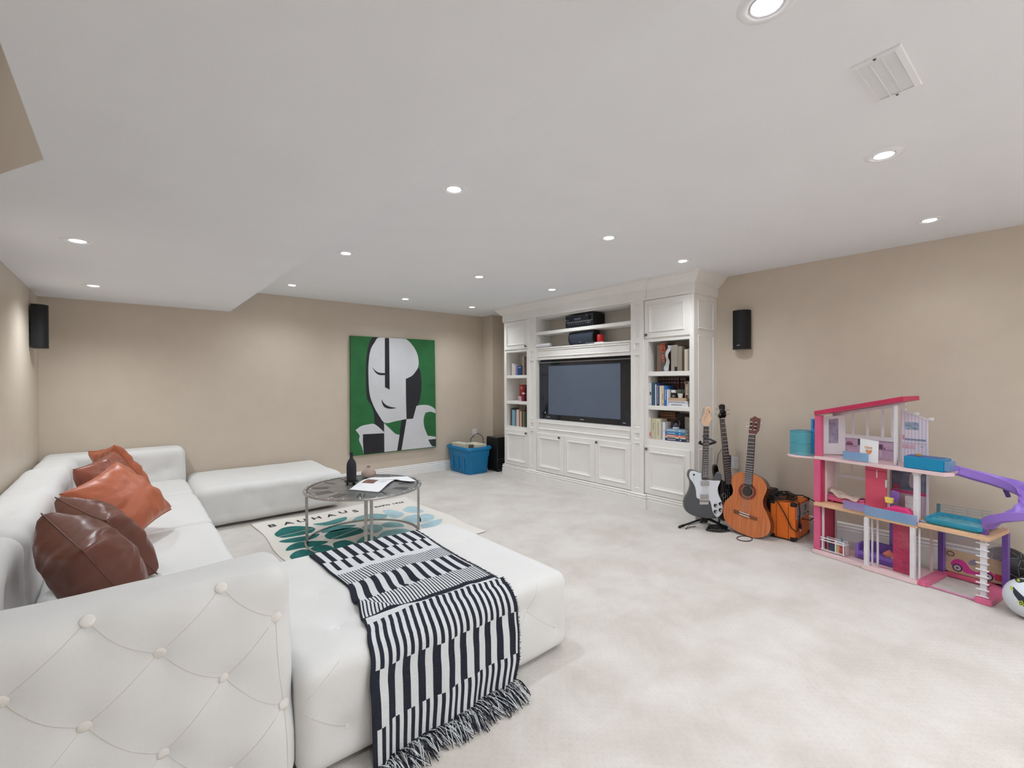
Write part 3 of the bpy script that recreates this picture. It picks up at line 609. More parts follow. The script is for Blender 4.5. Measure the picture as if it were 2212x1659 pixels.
for i in range(5): book(4.772+.032*i, 4.801+.032*i, z, .99, 4.385, 4.44, (112, 66, 50), 'red brown leather volume of the back row, far tower lower shelf', GF[2]+', back row', marks=[(.9, .93, .02)], mark_col=cmat((180, 140, 110)))

# ---------------------------------------------------------------- wall speakers
def wspeaker(label, org, rz, z0, z1, w_=.155):
    t = thing('wall_speaker', label, 'speaker', (*org, z0), rot=(0, 0, rz), group=None, world=False); h = z1-z0
    prof = [(-w_/2, 0), (-w_/2, .045), (-w_*.42, .075), (-w_*.22, .094), (0, .100), (w_*.22, .094), (w_*.42, .075), (w_/2, .045), (w_/2, 0)]
    mb = MB(); mb.prism(prof, lambda x, y: (x, -y, .006), lambda x, y: (x, -y, h-.006)); mb.build('grille', mat('black_speaker_cloth', (10, 11, 14), .6, bump=.3, bscale=800), t, smooth=True)
    for a in (0, h-.006): mb = MB(); mb.prism([(x*1.02, y*1.02) for x, y in prof], lambda x, y: (x, -y, a), lambda x, y: (x, -y, a+.006)); mb.build('end_cap', BLACK, t)
    mb = MB(); mb.box((-.014, -.1015, .035), (.014, -.0995, .041)); mb.build('front_badge', SILV, t)
    mb = MB(); mb.box((-.03, 0, h*.4), (.03, .012, h*.6)); mb.build('bracket', BLACK, t)
    return t
wspeaker('black curved speaker on the right wall, above the guitars', (XW-.012, 1.995), R(-90+0), 1.655, 2.035)
wspeaker('black curved speaker on the left wall, under the low bulkhead', (XL+.012, 5.60), R(90), 1.65, 2.02)

# ---------------------------------------------------------------- painting
pt = thing('canvas_painting', 'large green canvas with abstract black and white face on the back wall', 'painting', (2.89, 6.0, .368))
mb = MB(); mb.prism([(2.248, .372), (3.536, .368), (3.520, 1.968), (2.254, 1.961)], lambda x, z_: (x, 5.9865, z_), lambda x, z_: (x, 6.022, z_))
mb.build('canvas', mat('green_painted_canvas', (44, 110, 62), .75, var=.14, nscale=5, bump=.2, bscale=500), pt)
mb = MB(); mb.prism([(2.252, .376), (3.532, .372), (3.516, 1.964), (2.258, 1.957)], lambda x, z_: (x, 6.022, z_), lambda x, z_: (x, 6.029, z_)); mb.build('stretcher', mat('stretcher_wood', (120, 100, 74), .7), pt)
ARTM = {'black': mat('art_charcoal', (42, 42, 48), .75, var=.1, nscale=14), 'ink': mat('art_ink', (40, 40, 46), .75, var=.12, nscale=14), 'white': mat('art_white', (214, 215, 219), .75, var=.05, nscale=3), 'smear': mat('art_smear', (50, 62, 60), .8, var=.5, nscale=18)}
ART=[('black',[(2.551,1.957),(2.646,1.959),(2.566,1.856),(2.510,1.740),(2.499,1.619),(2.493,1.454),(2.500,1.288),(2.522,1.151),(2.577,0.998),(2.640,0.888),(2.704,0.793),(2.711,0.656),(2.639,0.712),(2.578,0.773),(2.568,0.922),(2.522,1.046),(2.480,1.107),(2.461,1.228),(2.459,1.528),(2.471,1.709),(2.503,1.861)]),
('white',[(2.646,1.959),(2.979,1.971),(3.065,1.952),(3.153,1.876),(3.224,1.766),(3.250,1.637),(3.231,1.539),(3.150,1.442),(3.044,1.390),(3.046,1.059),(3.051,0.819),(2.886,0.797),(2.728,0.782),(2.640,0.888),(2.561,1.029),(2.507,1.197),(2.493,1.454),(2.499,1.634),(2.526,1.786),(2.582,1.887)]),
('black',[(3.044,1.390),(3.150,1.442),(3.240,1.548),(3.268,1.540),(3.290,1.410),(3.289,1.214),(3.255,1.052),(3.210,0.988),(3.182,0.893),(3.155,0.817),(3.055,0.816),(3.046,1.138)]),
('white',[(3.051,0.816),(3.155,0.817),(3.210,0.997),(3.292,1.010),(3.421,0.997),(3.521,0.935),(3.524,0.876),(3.439,0.905),(3.355,0.892),(3.327,0.804),(3.336,0.688),(3.390,0.553),(3.528,0.525),(3.527,0.378),(2.969,0.380)]),
('white',[(2.712,0.780),(2.802,0.693),(2.885,0.617),(2.950,0.601),(2.904,0.381),(2.713,0.380)]),
('white',[(2.312,0.713),(2.388,0.760),(2.481,0.776),(2.578,0.773),(2.711,0.656),(2.711,0.641),(2.418,0.648),(2.410,0.571),(2.420,0.383),(2.394,0.483),(2.357,0.576),(2.365,0.635)]),
('ink',[(2.731,1.958),(2.793,1.958),(2.797,1.241),(2.728,1.278)]),
('ink',[(2.548,1.552),(2.588,1.507),(2.643,1.477),(2.733,1.470),(2.724,1.443),(2.643,1.447),(2.588,1.485)]),
('ink',[(2.677,1.114),(2.714,1.054),(2.787,1.008),(2.901,0.982),(2.804,0.976),(2.730,0.995),(2.689,1.047)]),
('ink',[(2.980,0.811),(3.051,0.814),(2.969,0.382),(2.904,0.382)]),
('ink',[(2.411,0.649),(2.711,0.641),(2.713,0.380),(2.420,0.383)]),
('smear',[(3.399,0.494),(3.526,0.492),(3.525,0.382),(3.459,0.398)])]

AN = {'black': 'painted_hair', 'white': 'painted_skin', 'ink': 'painted_line', 'smear': 'painted_smear'}
for i, (k, poly) in enumerate(ART):
    mb = MB(); y_ = 5.9860-.0004*(i+1)
    p2 = []
    n = len(poly)
    # smooth curve through the points (Catmull-Rom) for the organic outlines
    crn = k == 'ink' and len(poly) <= 4
    for j in range(n):
        a, b, c_, d = [Vector(poly[(j+q) % n]) for q in (-1, 0, 1, 2)]
        def sharp(p, q, r): return (q-p).length > 1e-6 and (r-q).length > 1e-6 and (q-p).normalized().dot((r-q).normalized()) < .55
        sb, sc = sharp(a, b, c_), sharp(b, c_, d)
        m0 = (c_-b) if sb else (c_-a)*.5; m1 = (c_-b) if sc else (d-b)*.5
        L_ = (c_-b).length; m0 = m0.normalized()*min(m0.length, L_*1.2); m1 = m1.normalized()*min(m1.length, L_*1.2)
        for s_ in (range(0, 1) if crn else range(4)):
            u = s_/4; p2.append(tuple(b*(2*u**3-3*u**2+1)+m0*(u**3-2*u**2+u)+c_*(-2*u**3+3*u**2)+m1*(u**3-u**2)))
    p2 = [(min(3.532, max(2.256, x)), min(1.962, max(.376, z_))) for x, z_ in p2]
    mb.add([(x, y_, z_) for x, z_ in p2], [tuple(range(len(p2)))]); mb.build(AN[k], ARTM[k], pt, fixn=False)

# ---------------------------------------------------------------- storage tote, subwoofer
tt = thing('storage_tote', 'open blue plastic storage tote full of papers by the back wall', 'storage box', (3.93, 5.71, 0))
BLUE = mat('blue_tote_plastic', (20, 122, 176), .45, var=.05, nscale=8)
cx, cy = 3.93, 5.70
def rr(hx, hy, r, z_, n=5):
    pts = []
    for (sx, sy, a0) in ((1, 1, 0), (-1, 1, 90), (-1, -1, 180), (1, -1, 270)):
        for k in range(n): a = R(a0+90*k/(n-1)); pts.append((cx+sx*(hx-r)+r*math.cos(a), cy+sy*(hy-r)+r*math.sin(a), z_))
    return pts
def shell(parent, name, m, layers, closed=True, smooth=True):
    vs = [p for l in layers for p in l]; n = len(layers[0]); fs = []
    for i in range(len(layers)-1):
        for k in range(n): fs.append((i*n+k, i*n+(k+1) % n, (i+1)*n+(k+1) % n, (i+1)*n+k))
    if closed: fs.append(tuple(range(n))[::-1]); fs.append(tuple((len(layers)-1)*n+k for k in range(n)))
    mb = MB(); mb.add(vs, fs); return mb.build(name, m, parent, smooth=smooth)
shell(tt, 'bin', BLUE, [rr(.17, .25, .04, .001), rr(.175, .255, .05, .012), rr(.19, .272, .05, .24), rr(.196, .278, .05, .25), rr(.205, .287, .05, .37), rr(.205, .287, .05, .375), rr(.198, .280, .05, .375), rr(.185, .268, .05, .25), rr(.165, .245, .04, .02)])
shell(tt, 'rim', BLUE, [rr(.206, .288, .05, .352), rr(.222, .304, .055, .35), rr(.222, .304, .055, .378), rr(.214, .296, .055, .392), rr(.204, .286, .05, .392), rr(.199, .281, .05, .38), rr(.206, .288, .05, .352)], closed=False)
for sy in (-.15, 0, .15):
    mb = MB(); mb.box((cx-.199, cy+sy-.012, .06), (cx-.176, cy+sy+.012, .24)); mb.build('rib', BLUE, tt, bevel=.006)
CREAM = mat('speckled_cream_carton', (222, 216, 196), .8, var=.22, nscale=60)
for i, (bx, l) in enumerate([(((3.76, 5.60, .12), (3.89, 5.90, .432)), 'cream speckled carton in the blue tote, left of the other'), (((3.905, 5.47, .12), (4.09, 5.78, .420)), 'cream speckled carton in the blue tote, right of the other')]):
    b_ = thing('carton', l, 'box', (*bx[0][:2], .12)); mb = MB(); mb.box(*bx, rot=Matrix.Rotation(R(3-5*i), 3, 'Z')); mb.build('box_body', CREAM, b_, bevel=.002)
    mb = MB(); mb.box((bx[0][0]+.02, bx[0][1]+.03, bx[1][2]-.002), (bx[1][0]-.02, bx[1][1]-.03, bx[1][2]+.003), rot=Matrix.Rotation(R(3-5*i), 3, 'Z')); mb.build('top_flap', CREAM, b_)
fr2 = thing('small_frame', 'small grey frame tucked between cartons in the blue tote', 'frame', (3.9, 5.5, .36)); mb = MB()
mb.loops(lambda i, d: [(3.80+i, 5.52+d*.3, .36+i), (3.885-i, 5.52+d*.3, .36+i), (3.885-i, 5.52+d*.3, .425-i), (3.80+i, 5.52+d*.3, .425-i)], [(0, 0), (0, -.02), (.012, -.02), (.012, 0)]); mb.build('border', cmat((110, 104, 96)), fr2)
sb = thing('subwoofer', 'gloss black subwoofer cabinet beside the far bookcase tower', 'speaker', (4.33, 5.46, 0))
mb = MB(); mb.box((4.205, 5.35, .02), (4.56, 5.62, .515)); mb.build('cabinet', GLOSSK, sb, bevel=.008)
mb = MB(); mb.box((4.193, 5.36, .045), (4.206, 5.61, .49)); mb.build('grille', mat('black_speaker_cloth', (17, 19, 23), .6), sb, bevel=.004)
for (x_, y_) in ((4.23, 5.38), (4.23, 5.59), (4.53, 5.38), (4.53, 5.59)): mb = MB(); mb.lathe([(.018, 0), (.018, .02)], c=(x_, y_, 0), n=12); mb.build('foot', RUBBER, sb)
cw = MB(); cw.tube([(4.10, 5.90, .30), (4.09, 5.88, .45), (4.13, 5.85, .52), (4.19, 5.80, .54), (4.24, 5.76, .48), (4.25, 5.75, .2), (4.27, 5.72, .02)], .005, 8); tag(cw.build('power_cord', RUBBER, smooth='all'), 'black cord looping up behind the blue tote to the subwoofer', 'cord')
mb = MB(); mb.box((4.23, 6.0225, .47), (4.31, 6.0298, .59)); ou = thing('wall_outlet', 'cream wall outlet plate in the back corner above the subwoofer', 'outlet', (4.27, 6.03, .47)); mb.build('plate', WHITE, ou, bevel=.002)
mb = MB(); mb.box((4.255, 6.0205, .495), (4.285, 6.0235, .525)); mb.build('socket', TRIM, ou)
# ---------------------------------------------------------------- modular tufted sofa
def soft(parent, name, x0, x1, y0, y1, z0, z1, r, n, btns, amp=.035, sig=.055, lump=.006, ext=None, seed=0):
    """rounded upholstered block; btns: points on the surface where buttons pull in (dimples)"""
    B = [Vector(b[:3]) for b in btns]
    def disp(p, nn):
        q = p.copy()
        q += nn*lump*(noise.noise(p*2.3+Vector((seed, 0, 0)))+.4*noise.noise(p*6+Vector((0, seed, 0))))
        dd = 0
        for b in B:
            d = (p-b).length
            if d < sig*4.5: dd += math.exp(-(d/sig)**2/1.6)*.62+math.exp(-(d/(sig*.35))**2)*.38
        q -= nn*amp*min(1, dd)
        if ext: q = ext(q, nn)
        return q
    mb = rbox((x0+x1)/2, (y0+y1)/2, (z0+z1)/2, (x1-x0)/2, (y1-y0)/2, (z1-z0)/2, r, n, disp)
    return mb, disp
def button(parent, p, nn, s=.0135):
    nn = Vector(nn).normalized(); u = nn.orthogonal().normalized(); v = nn.cross(u); mb = MB(); n = 16; vs = []; fs = []
    pr = [(1.0, -.40), (1.03, -.05), (.92, .14), (.6, .24), (0.15, .28)]
    for (a, h_) in pr:
        for k in range(n): vs.append(Vector(p)+(u*math.cos(2*math.pi*k/n)+v*math.sin(2*math.pi*k/n))*s*a+nn*s*h_)
    for i in range(len(pr)-1):
        for k in range(n): fs.append((i*n+k, i*n+(k+1) % n, (i+1)*n+(k+1) % n, (i+1)*n+k))
    fs.append(tuple((len(pr)-1)*n+k for k in range(n))); mb.add(vs, fs); return mb.build('button', SOFAB, parent, smooth='all')
from mathutils.bvhtree import BVHTree
def bvh(mb): return BVHTree.FromPolygons([Vector(v) for v in mb.v], mb.f)
def seam(parent, tree, a, b, nn, sag=0, r=.0011, n=22):
    a, b, nn = Vector(a), Vector(b), Vector(nn); pts = []
    side = (b-a).cross(nn).normalized()
    for i in range(n+1):
        t_ = i/n; p = a.lerp(b, t_)+side*sag*math.sin(math.pi*t_)
        h = tree.ray_cast(p+nn*.3, -nn, .7)
        if h[0] is not None: pts.append(h[0]+h[1]*.0003)
    if len(pts) > 3: MB().tube(pts, r, 5).build('seam', SEAM, parent, smooth='all')
def surf(tree, p, nn, back=.35):
    h = tree.ray_cast(Vector(p)+Vector(nn)*back, -Vector(nn), 1.0); return (h[0], h[1]) if h[0] is not None else (Vector(p), Vector(nn))
def finish(parent, name, mb, btns, bs=.0135):
    tr = bvh(mb); o = mb.build(name, SOFA, parent, smooth='all', fixn=False)
    for b in btns:
        p, n_ = surf(tr, b[:3], b[3]); button(parent if False else o, p-n_*.002, n_, bs)
    return o, tr
NX, PX, NY, PY, PZ = (-1, 0, 0), (1, 0, 0), (0, -1, 0), (0, 1, 0), (0, 0, 1)
GSO = 'sections of the modular sofa'
# near corner section: the backrest whose outer face fills the lower left of the view
s1 = thing('sofa_section', 'near corner section of the white tufted sofa with tall button backs facing the camera', 'sofa', (-.1, 2.1, 0), group=GSO)
yF = 1.60
nb = []
# outer face buttons, diamond pattern
for (x, z_) in [(-.088, .712), (.219, .712), (-.395, .712), (.064, .580), (.369, .580), (-.243, .580), (-.55, .580), (-.093, .452), (.222, .447), (-.40, .452), (.072, .300), (.388, .292), (-.243, .300), (-.55, .300), (-.088, .165), (.226, .165), (-.4, .165)]:
    nb.append((x, yF, z_, NY))
tb = []
def lean(q, nn):   # outer face bows out a little at the middle, back leans in towards the top
    h_ = max(0, q.z)/.74; q = q.copy()
    q.y += .05*h_**2*max(0, min(1, (1.9-q.y)/.3))
    q.z += -.012*math.cos((q.x+.1)*3.2)
    return q
mbb, _ = soft(s1, 'backrest', -.612, .424, yF, 1.90, .015, .745, .075, .0135, nb+tb, amp=.030, sig=.05, lump=.007, ext=lean)
for f_ in ('tmp',):
    tr = bvh(mbb); ob = mbb.build('backrest', SOFA, s1, smooth='all', fixn=False)
    for b in nb+tb:
        p, n_ = surf(tr, b[:3], b[3]); button(ob, p+n_*.0025, n_, .0168)
    ln = [((-.088, .712), (.064, .580)), ((.219, .712), (.369, .580)), ((.219, .712), (.064, .580)), ((-.088, .712), (-.243, .580)), ((.064, .580), (.222, .447)), ((.064, .580), (-.093, .452)), ((.369, .580), (.222, .447)),
          ((-.243, .580), (-.093, .452)), ((.222, .447), (.388, .292)), ((.222, .447), (.072, .300)), ((-.093, .452), (.072, .300)), ((-.093, .452), (-.243, .300)), ((.072, .300), (.226, .165)), ((.388, .292), (.226, .165)), ((.072, .300), (-.088, .165)), ((-.395, .712), (-.243, .580)), ((.369, .580), (.388, .292))]
    for (a, b) in ln: seam(ob, tr, (a[0], yF, a[1]), (b[0], yF, b[1]), NY, sag=.010 if a[0] < b[0] else 0)
    seam(ob, tr, (.388, yF, .292), (.392, yF, .02), NY, r=.0016)
mb2, _ = soft(s1, 'side_backrest', -.612, -.335, 1.905, 2.84, .015, .725, .08, .028, [(-.335, 2.15, .56, PX), (-.335, 2.5, .56, PX), (-.48, 2.3, .725, PZ), (-.48, 2.66, .725, PZ)], amp=.03, sig=.06, lump=.010)
finish(s1, 'side_backrest', mb2, [(-.335, 2.15, .56, PX), (-.335, 2.5, .56, PX)])
mb3, _ = soft(s1, 'seat', -.33, .455, 1.905, 2.70, .02, .385, .06, .03, [(0, 2.1, .385, PZ), (.25, 2.4, .385, PZ)], amp=.012, lump=.008, seed=2); finish(s1, 'seat', mb3, [])
# left row sections
for i, (a, b, l) in enumerate([(2.845, 3.83, 'second white sofa section along the left wall, partly behind the leather cushions'), (3.835, 4.92, 'third white sofa section along the left wall, next to the far corner')]):
    s = thing('sofa_section', l, 'sofa', (-.1, (a+b)/2, 0), group=GSO)
    bt = [(-.34, a+.27, .56, PX), (-.34, a+.80, .56, PX), (-.48, a+.5, .72, PZ)]
    m_, _ = soft(s, 'backrest', -.603, -.335, a, b, .015, .722-.008*i, .085, .028, bt, amp=.018, sig=.07, lump=.014, seed=3+i); finish(s, 'backrest', m_, bt[:2])
    a2 = 2.705 if i == 0 else a
    bt = [(.1, a2+.3, .385, PZ), (.3, a2+.65, .385, PZ), (.455, a2+.2, .28, PX), (.455, a2+.6, .28, PX), (.455, a2+.4, .13, PX), (.455, a2+.8, .13, PX)]
    m_, _ = soft(s, 'seat', -.33, .462, a2+(.0 if i else 0), b, .02, .388, .06, .028, bt, amp=.014, sig=.05, lump=.010, seed=6+i); finish(s, 'seat', m_, bt[2:], .012)
# far corner section
s = thing('sofa_section', 'far corner section of the white tufted sofa with backs on the left and back walls', 'sofa', (-.1, 5.45, 0), group=GSO)
bt = [(.02, 5.70, .56, NY), (.305, 5.70, .50, NY), (.16, 5.70, .45, NY), (-.25, 5.70, .56, NY)]
m_, _ = soft(s, 'backrest', -.603, .455, 5.69, 6.01, .015, .700, .07, .026, bt, amp=.035, sig=.06, lump=.010, seed=11); finish(s, 'backrest', m_, bt, .012)
m_, _ = soft(s, 'side_backrest', -.603, -.335, 4.925, 5.69, .015, .705, .085, .03, [], lump=.012, seed=12); finish(s, 'side_backrest', m_, [])
m_, _ = soft(s, 'seat', -.33, .455, 4.95, 5.69, .02, .388, .06, .03, [(.1, 5.3, .388, PZ)], amp=.01, lump=.010, seed=13); finish(s, 'seat', m_, [])
# ottoman by the back wall
s = thing('sofa_section', 'long white tufted ottoman along the back wall, left of the painting', 'ottoman', (1.1, 5.45, 0), group=GSO)
fb = [(.876, 4.95, .285, NY), (1.205, 4.95, .285, NY), (1.53, 4.95, .285, NY), (.70, 4.95, .13, NY), (1.04, 4.95, .13, NY), (1.375, 4.95, .13, NY), (1.79, 5.2, .26, PX), (1.79, 5.6, .26, PX)]
m_, _ = soft(s, 'seat', .462, 1.79, 4.95, 5.99, .022, .392, .085, .022, fb+[(1.1, 5.4, .392, PZ)], amp=.022, sig=.05, lump=.010, seed=15); o, tr = finish(s, 'seat', m_, fb, .0125)
for (x_, y_) in ((.60, 5.2), (1.60, 5.2), (.60, 5.85), (1.60, 5.85)): mb = MB(); mb.cyl((x_, y_, 0), (x_, y_, .05), .025, 14); mb.build('leg', BLACK, s)
# chaise
ch = thing('sofa_section', 'white tufted chaise carrying the black and white throw blanket', 'sofa', (1.05, 2.15, 0), group=GSO)
tb_ = [(.655, 2.18, .395, PZ), (.63, 1.83, .395, PZ), (1.55, 2.3, .395, PZ), (1.0, 2.0, .395, PZ)]
fb = [(.585, 1.60, .141, NY), (.72, 1.60, .26, NY), (1.05, 1.60, .141, NY), (1.3, 1.6, .26, NY), (1.695, 1.86, .27, PX), (1.695, 2.3, .27, PX), (1.62, 1.60, .13, NY), (1.43, 1.60, .27, NY)]
def chx(q, nn):
    q = q.copy(); e = (q.x-.42)/1.27
    q.z += .010*math.sin(e*3.1)*(q.z > .2)
    return q
m_, _ = soft(ch, 'seat', .422, 1.712, 1.59, 2.70, .012, .392, .062, .0165, tb_+fb, amp=.026, sig=.042, lump=.008, ext=chx, seed=21)
tr = bvh(m_); CH_TREE = tr; o = m_.build('seat', SOFA, ch, smooth='all', fixn=False)
for b in [tb_[0], tb_[1]]+[fb[0], fb[4], fb[6], fb[7]]:
    p, n_ = surf(tr, b[:3], b[3]); button(o, p-n_*.001, n_, .0115)
for a, b, nn in [((.40, 1.6, .292), (.585, 1.6, .141), NY), ((.56, 1.6, .38), (.45, 1.6, .30), NY), ((1.43, 1.6, .27), (1.62, 1.6, .13), NY), ((1.43, 1.6, .27), (1.30, 1.6, .13), NY), ((1.43, 1.6, .27), (1.50, 1.6, .38), NY)]: seam(o, tr, a, b, nn, sag=.006)
for (x_, y_) in ((.52, 1.72), (1.60, 1.72), (.52, 2.6), (1.60, 2.6)): mb = MB(); mb.cyl((x_, y_, 0), (x_, y_, .05), .025, 14); mb.build('leg', BLACK, ch)
for s_, pts in ((s1, ((-.5, 1.7), (.3, 1.7), (-.5, 2.6), (.35, 2.6))),):
    for (x_, y_) in pts: mb = MB(); mb.cyl((x_, y_, 0), (x_, y_, .06), .025, 14); mb.build('leg', BLACK, s_)

# ---------------------------------------------------------------- leather cushions
LEA = {'brown': mat('dark_brown_leather', (112, 66, 54), .34, var=.12, nscale=9, bump=.25, bscale=60, spec=.5), 'tan': mat('terracotta_leather', (186, 104, 74), .38, var=.08, nscale=7, bump=.25, bscale=50, spec=.5), 'mid': mat('chestnut_leather', (146, 82, 64), .36, var=.1, nscale=8, bump=.25, bscale=50, spec=.5)}
def cushion(label, c, nrm, updir, w_, h_, th, m, seed, group='leather cushions on the sofa'):
    n_ = Vector(nrm).normalized(); u = Vector(updir); u = (u-n_*u.dot(n_)).normalized(); s_ = u.cross(n_)
    t = thing('cushion', label, 'cushion', c, group=group); C0 = Vector(c); mb = MB(); N = 36
    def P(a, b, sg):
        A, B_ = a*2-1, b*2-1
        # pointed corners: sides pull in
        k = .10; x = A*(1-k*(1-B_*B_)*abs(A)**2); y = B_*(1-k*(1-A*A)*abs(B_)**2)
        e = max(0, (1-A**2))*max(0, (1-B_**2)); t_ = th*.5*e**.36*(1+.10*noise.noise(Vector((A*1.7+seed, B_*1.7, 0))))
        ang = math.atan2(B_, A); rr_ = max(abs(A), abs(B_))
        wr = (.012*math.sin(ang*9+seed*2+3*noise.noise(Vector((A*2, B_*2, seed))))+.006*math.sin(ang*19+seed))*rr_**2*(e**.4)
        wr += .010*noise.noise(Vector((A*3.2, B_*3.2, seed*3.1)))*(e**.5)
        return C0+s_*x*w_/2+u*y*h_/2+n_*sg*(t_+wr)
    mb.grid(N, N, lambda a, b: P(a, b, 1)); mb.grid(N, N, lambda a, b: P(a, b, -1), flip=True)
    o = mb.build('cover', m, t, smooth='all')
    bm = bmesh.new(); bm.from_mesh(o.data); bmesh.ops.remove_doubles(bm, verts=bm.verts[:], dist=.0004); bm.to_mesh(o.data); bm.free()
    edge = [P(a, 0, 0) for a in np.linspace(0, 1, 14)]+[P(1, a, 0) for a in np.linspace(0, 1, 14)][1:]+[P(1-a, 1, 0) for a in np.linspace(0, 1, 14)][1:]+[P(0, 1-a, 0) for a in np.linspace(0, 1, 14)][1:-1]
    q = MB(); q.tube(edge, .0026, 6, closed=True); q.build('edge_seam', m, t, smooth='all')
    return t
cushion('dark brown leather cushion nearest the camera, in front of its darker twin', (-.115, 2.56, .600), (.842, .213, .495), (-.419, -.319, .85), .43, .42, .27, LEA['brown'], 1)
cushion('dark brown leather cushion wedged between the nearest one and the large terracotta one', (-.082, 3.02, .595), (.773, .301, .559), (-.446, -.369, .815), .43, .42, .22, LEA['brown'], 2)
cushion('large terracotta leather cushion lying tilted in the middle of the cushion row', (-.035, 3.66, .625), (.60, -.50, .62), (-.60, .15, .78), .46, .45, .26, LEA['tan'], 3)
cushion('chestnut leather cushion behind the large terracotta one', (-.106, 4.41, .625), (.80, -.45, .40), (-.40, .05, .90), .435, .40, .22, LEA['mid'], 4)
cushion('orange leather cushion farthest from the camera, standing on its corner by the back', (-.055, 4.95, .645), (.756, .431, .492), (-.519, -.062, .853), .431, .432, .17, LEA['tan'], 5)
# ---------------------------------------------------------------- rug
rg = thing('rug', 'cream rug printed with teal leaves and large letters, lying under the round table', 'rug', (1.68, 3.8, 0), world=True)
RUGM = mat('cream_flatwoven_rug', (232, 226, 218), .92, var=.02, nscale=40, bump=.35, bscale=420, spec=.1)
Y0R = 3.30
def rugz(x, y):
    e = min(x-.90, 2.46-x, 4.92-y); return .004+.006*max(0, 1-max(0, e)/.05)*(.5+.5*math.sin(x*17)*math.sin(y*11))
mb = MB()
def rp_(u, v):
    x = .90+1.56*u; y = Y0R+(4.91-Y0R)*v
    y += (.018*math.sin(u*9+1)*v**8-(.03*math.exp(-((u-.32)/.12)**2)*v**8)) ; x += .012*math.sin(v*11)*((1-u)**8-u**8)
    return (x, y, rugz(x, y)+.001)
mb.grid(60, 80, rp_); mb.build('weave', RUGM, rg, smooth='all', fixn=False)
PR = {'D': mat('print_dark_teal', (30, 108, 104), .9, var=.28, nscale=7), 'T': mat('print_teal', (84, 146, 144), .9, var=.18, nscale=7), 'M': mat('print_soft_teal', (136, 176, 178), .9, var=.14, nscale=7), 'P': mat('print_pale_blue', (176, 204, 214), .9, var=.1, nscale=7)}
LEAVES=[('D',[(0.996,4.483),(1.089,4.603),(1.197,4.585),(1.298,4.465),(1.309,4.372),(1.246,4.287),(1.118,4.284),(1.020,4.313),(0.987,4.396)]),
('D',[(0.973,4.239),(1.092,4.251),(1.193,4.230),(1.299,4.215),(1.235,4.128),(1.114,4.107),(1.009,4.163)]),
('D',[(0.960,3.961),(1.009,4.062),(1.096,4.105),(1.225,4.036),(1.289,3.957),(1.204,3.911),(1.070,3.945)]),
('D',[(1.112,3.862),(1.173,3.922),(1.250,3.889),(1.276,3.785),(1.269,3.712),(1.193,3.715),(1.124,3.759)]),
('D',[(0.952,3.818),(1.006,3.891),(1.083,3.902),(1.124,3.759),(1.084,3.734),(1.023,3.686),(0.970,3.695),(0.947,3.751)]),
('T',[(1.335,4.540),(1.455,4.525),(1.572,4.562),(1.664,4.564),(1.628,4.467),(1.517,4.405),(1.411,4.418)]),
('T',[(1.319,4.251),(1.411,4.326),(1.523,4.334),(1.644,4.243),(1.542,4.192),(1.424,4.192),(1.335,4.211)]),
('D',[(1.315,4.133),(1.394,4.218),(1.504,4.224),(1.615,4.170),(1.637,4.070),(1.594,3.988),(1.487,3.966),(1.383,3.964),(1.312,4.025)]),
('D',[(1.307,3.890),(1.416,3.900),(1.453,3.731),(1.404,3.675),(1.279,3.718)]),
('T',[(1.466,3.787),(1.536,3.869),(1.628,3.901),(1.639,3.744),(1.592,3.680),(1.515,3.678),(1.460,3.725)]),
('M',[(1.666,4.411),(1.740,4.489),(1.835,4.505),(1.778,4.338),(1.701,4.335),(1.648,4.336)]),
('M',[(1.855,4.513),(1.947,4.469),(2.003,4.360),(1.938,4.270),(1.831,4.306),(1.819,4.397)]),
('M',[(1.660,4.153),(1.747,4.185),(1.811,4.086),(1.779,3.967),(1.690,3.905),(1.642,3.985)]),
('M',[(1.822,4.098),(1.909,4.133),(1.981,4.049),(1.967,3.909),(1.886,3.945),(1.814,3.999)]),
('M',[(1.640,3.780),(1.747,3.895),(1.862,3.896),(1.945,3.824),(1.948,3.683),(1.834,3.687),(1.696,3.695),(1.640,3.725)]),
('P',[(2.036,4.538),(2.123,4.490),(2.159,4.301),(2.086,4.215),(2.003,4.214),(2.003,4.386)]),
('P',[(2.192,4.403),(2.303,4.499),(2.374,4.438),(2.335,4.201),(2.223,4.272)]),
('P',[(2.024,4.103),(2.144,4.189),(2.250,4.172),(2.147,3.928),(2.044,3.995)]),
('P',[(2.244,4.127),(2.322,4.135),(2.352,4.034),(2.270,3.914),(2.171,3.908),(2.148,3.950)]),
('P',[(2.082,3.831),(2.178,3.879),(2.353,3.889),(2.263,3.761),(2.135,3.722),(2.074,3.754)]),
('P',[(2.044,3.659),(2.159,3.723),(2.295,3.639),(2.156,3.602)])]

for k, poly in LEAVES:
    p2 = []; n = len(poly)
    for j in range(n):
        a, b, c_, d = [Vector(poly[(j+q) % n]) for q in (-1, 0, 1, 2)]; m0 = (c_-a)*.4; m1 = (d-b)*.4
        for s_ in range(3): u = s_/3; p2.append(b*(2*u**3-3*u**2+1)+m0*(u**3-2*u**2+u)+c_*(-2*u**3+3*u**2)+m1*(u**3-u**2))
    mb = MB(); mb.add([(p.x, p.y, rugz(p.x, p.y)+.0018) for p in p2], [tuple(range(len(p2)))]); mb.build('printed_leaf', PR[k], rg, fixn=False)
for a, b in (((1.0, 4.36), (1.30, 4.40)), ((1.335, 4.0), (1.63, 4.13))):
    mb = MB(); mb.tube([(a[0], a[1], .0075), (b[0], b[1], .0075)], .004, 4, flat=.2); mb.build('printed_leaf_vein', RUGM, rg)
INKR = mat('print_black_ink', (34, 36, 40), .9, var=0)
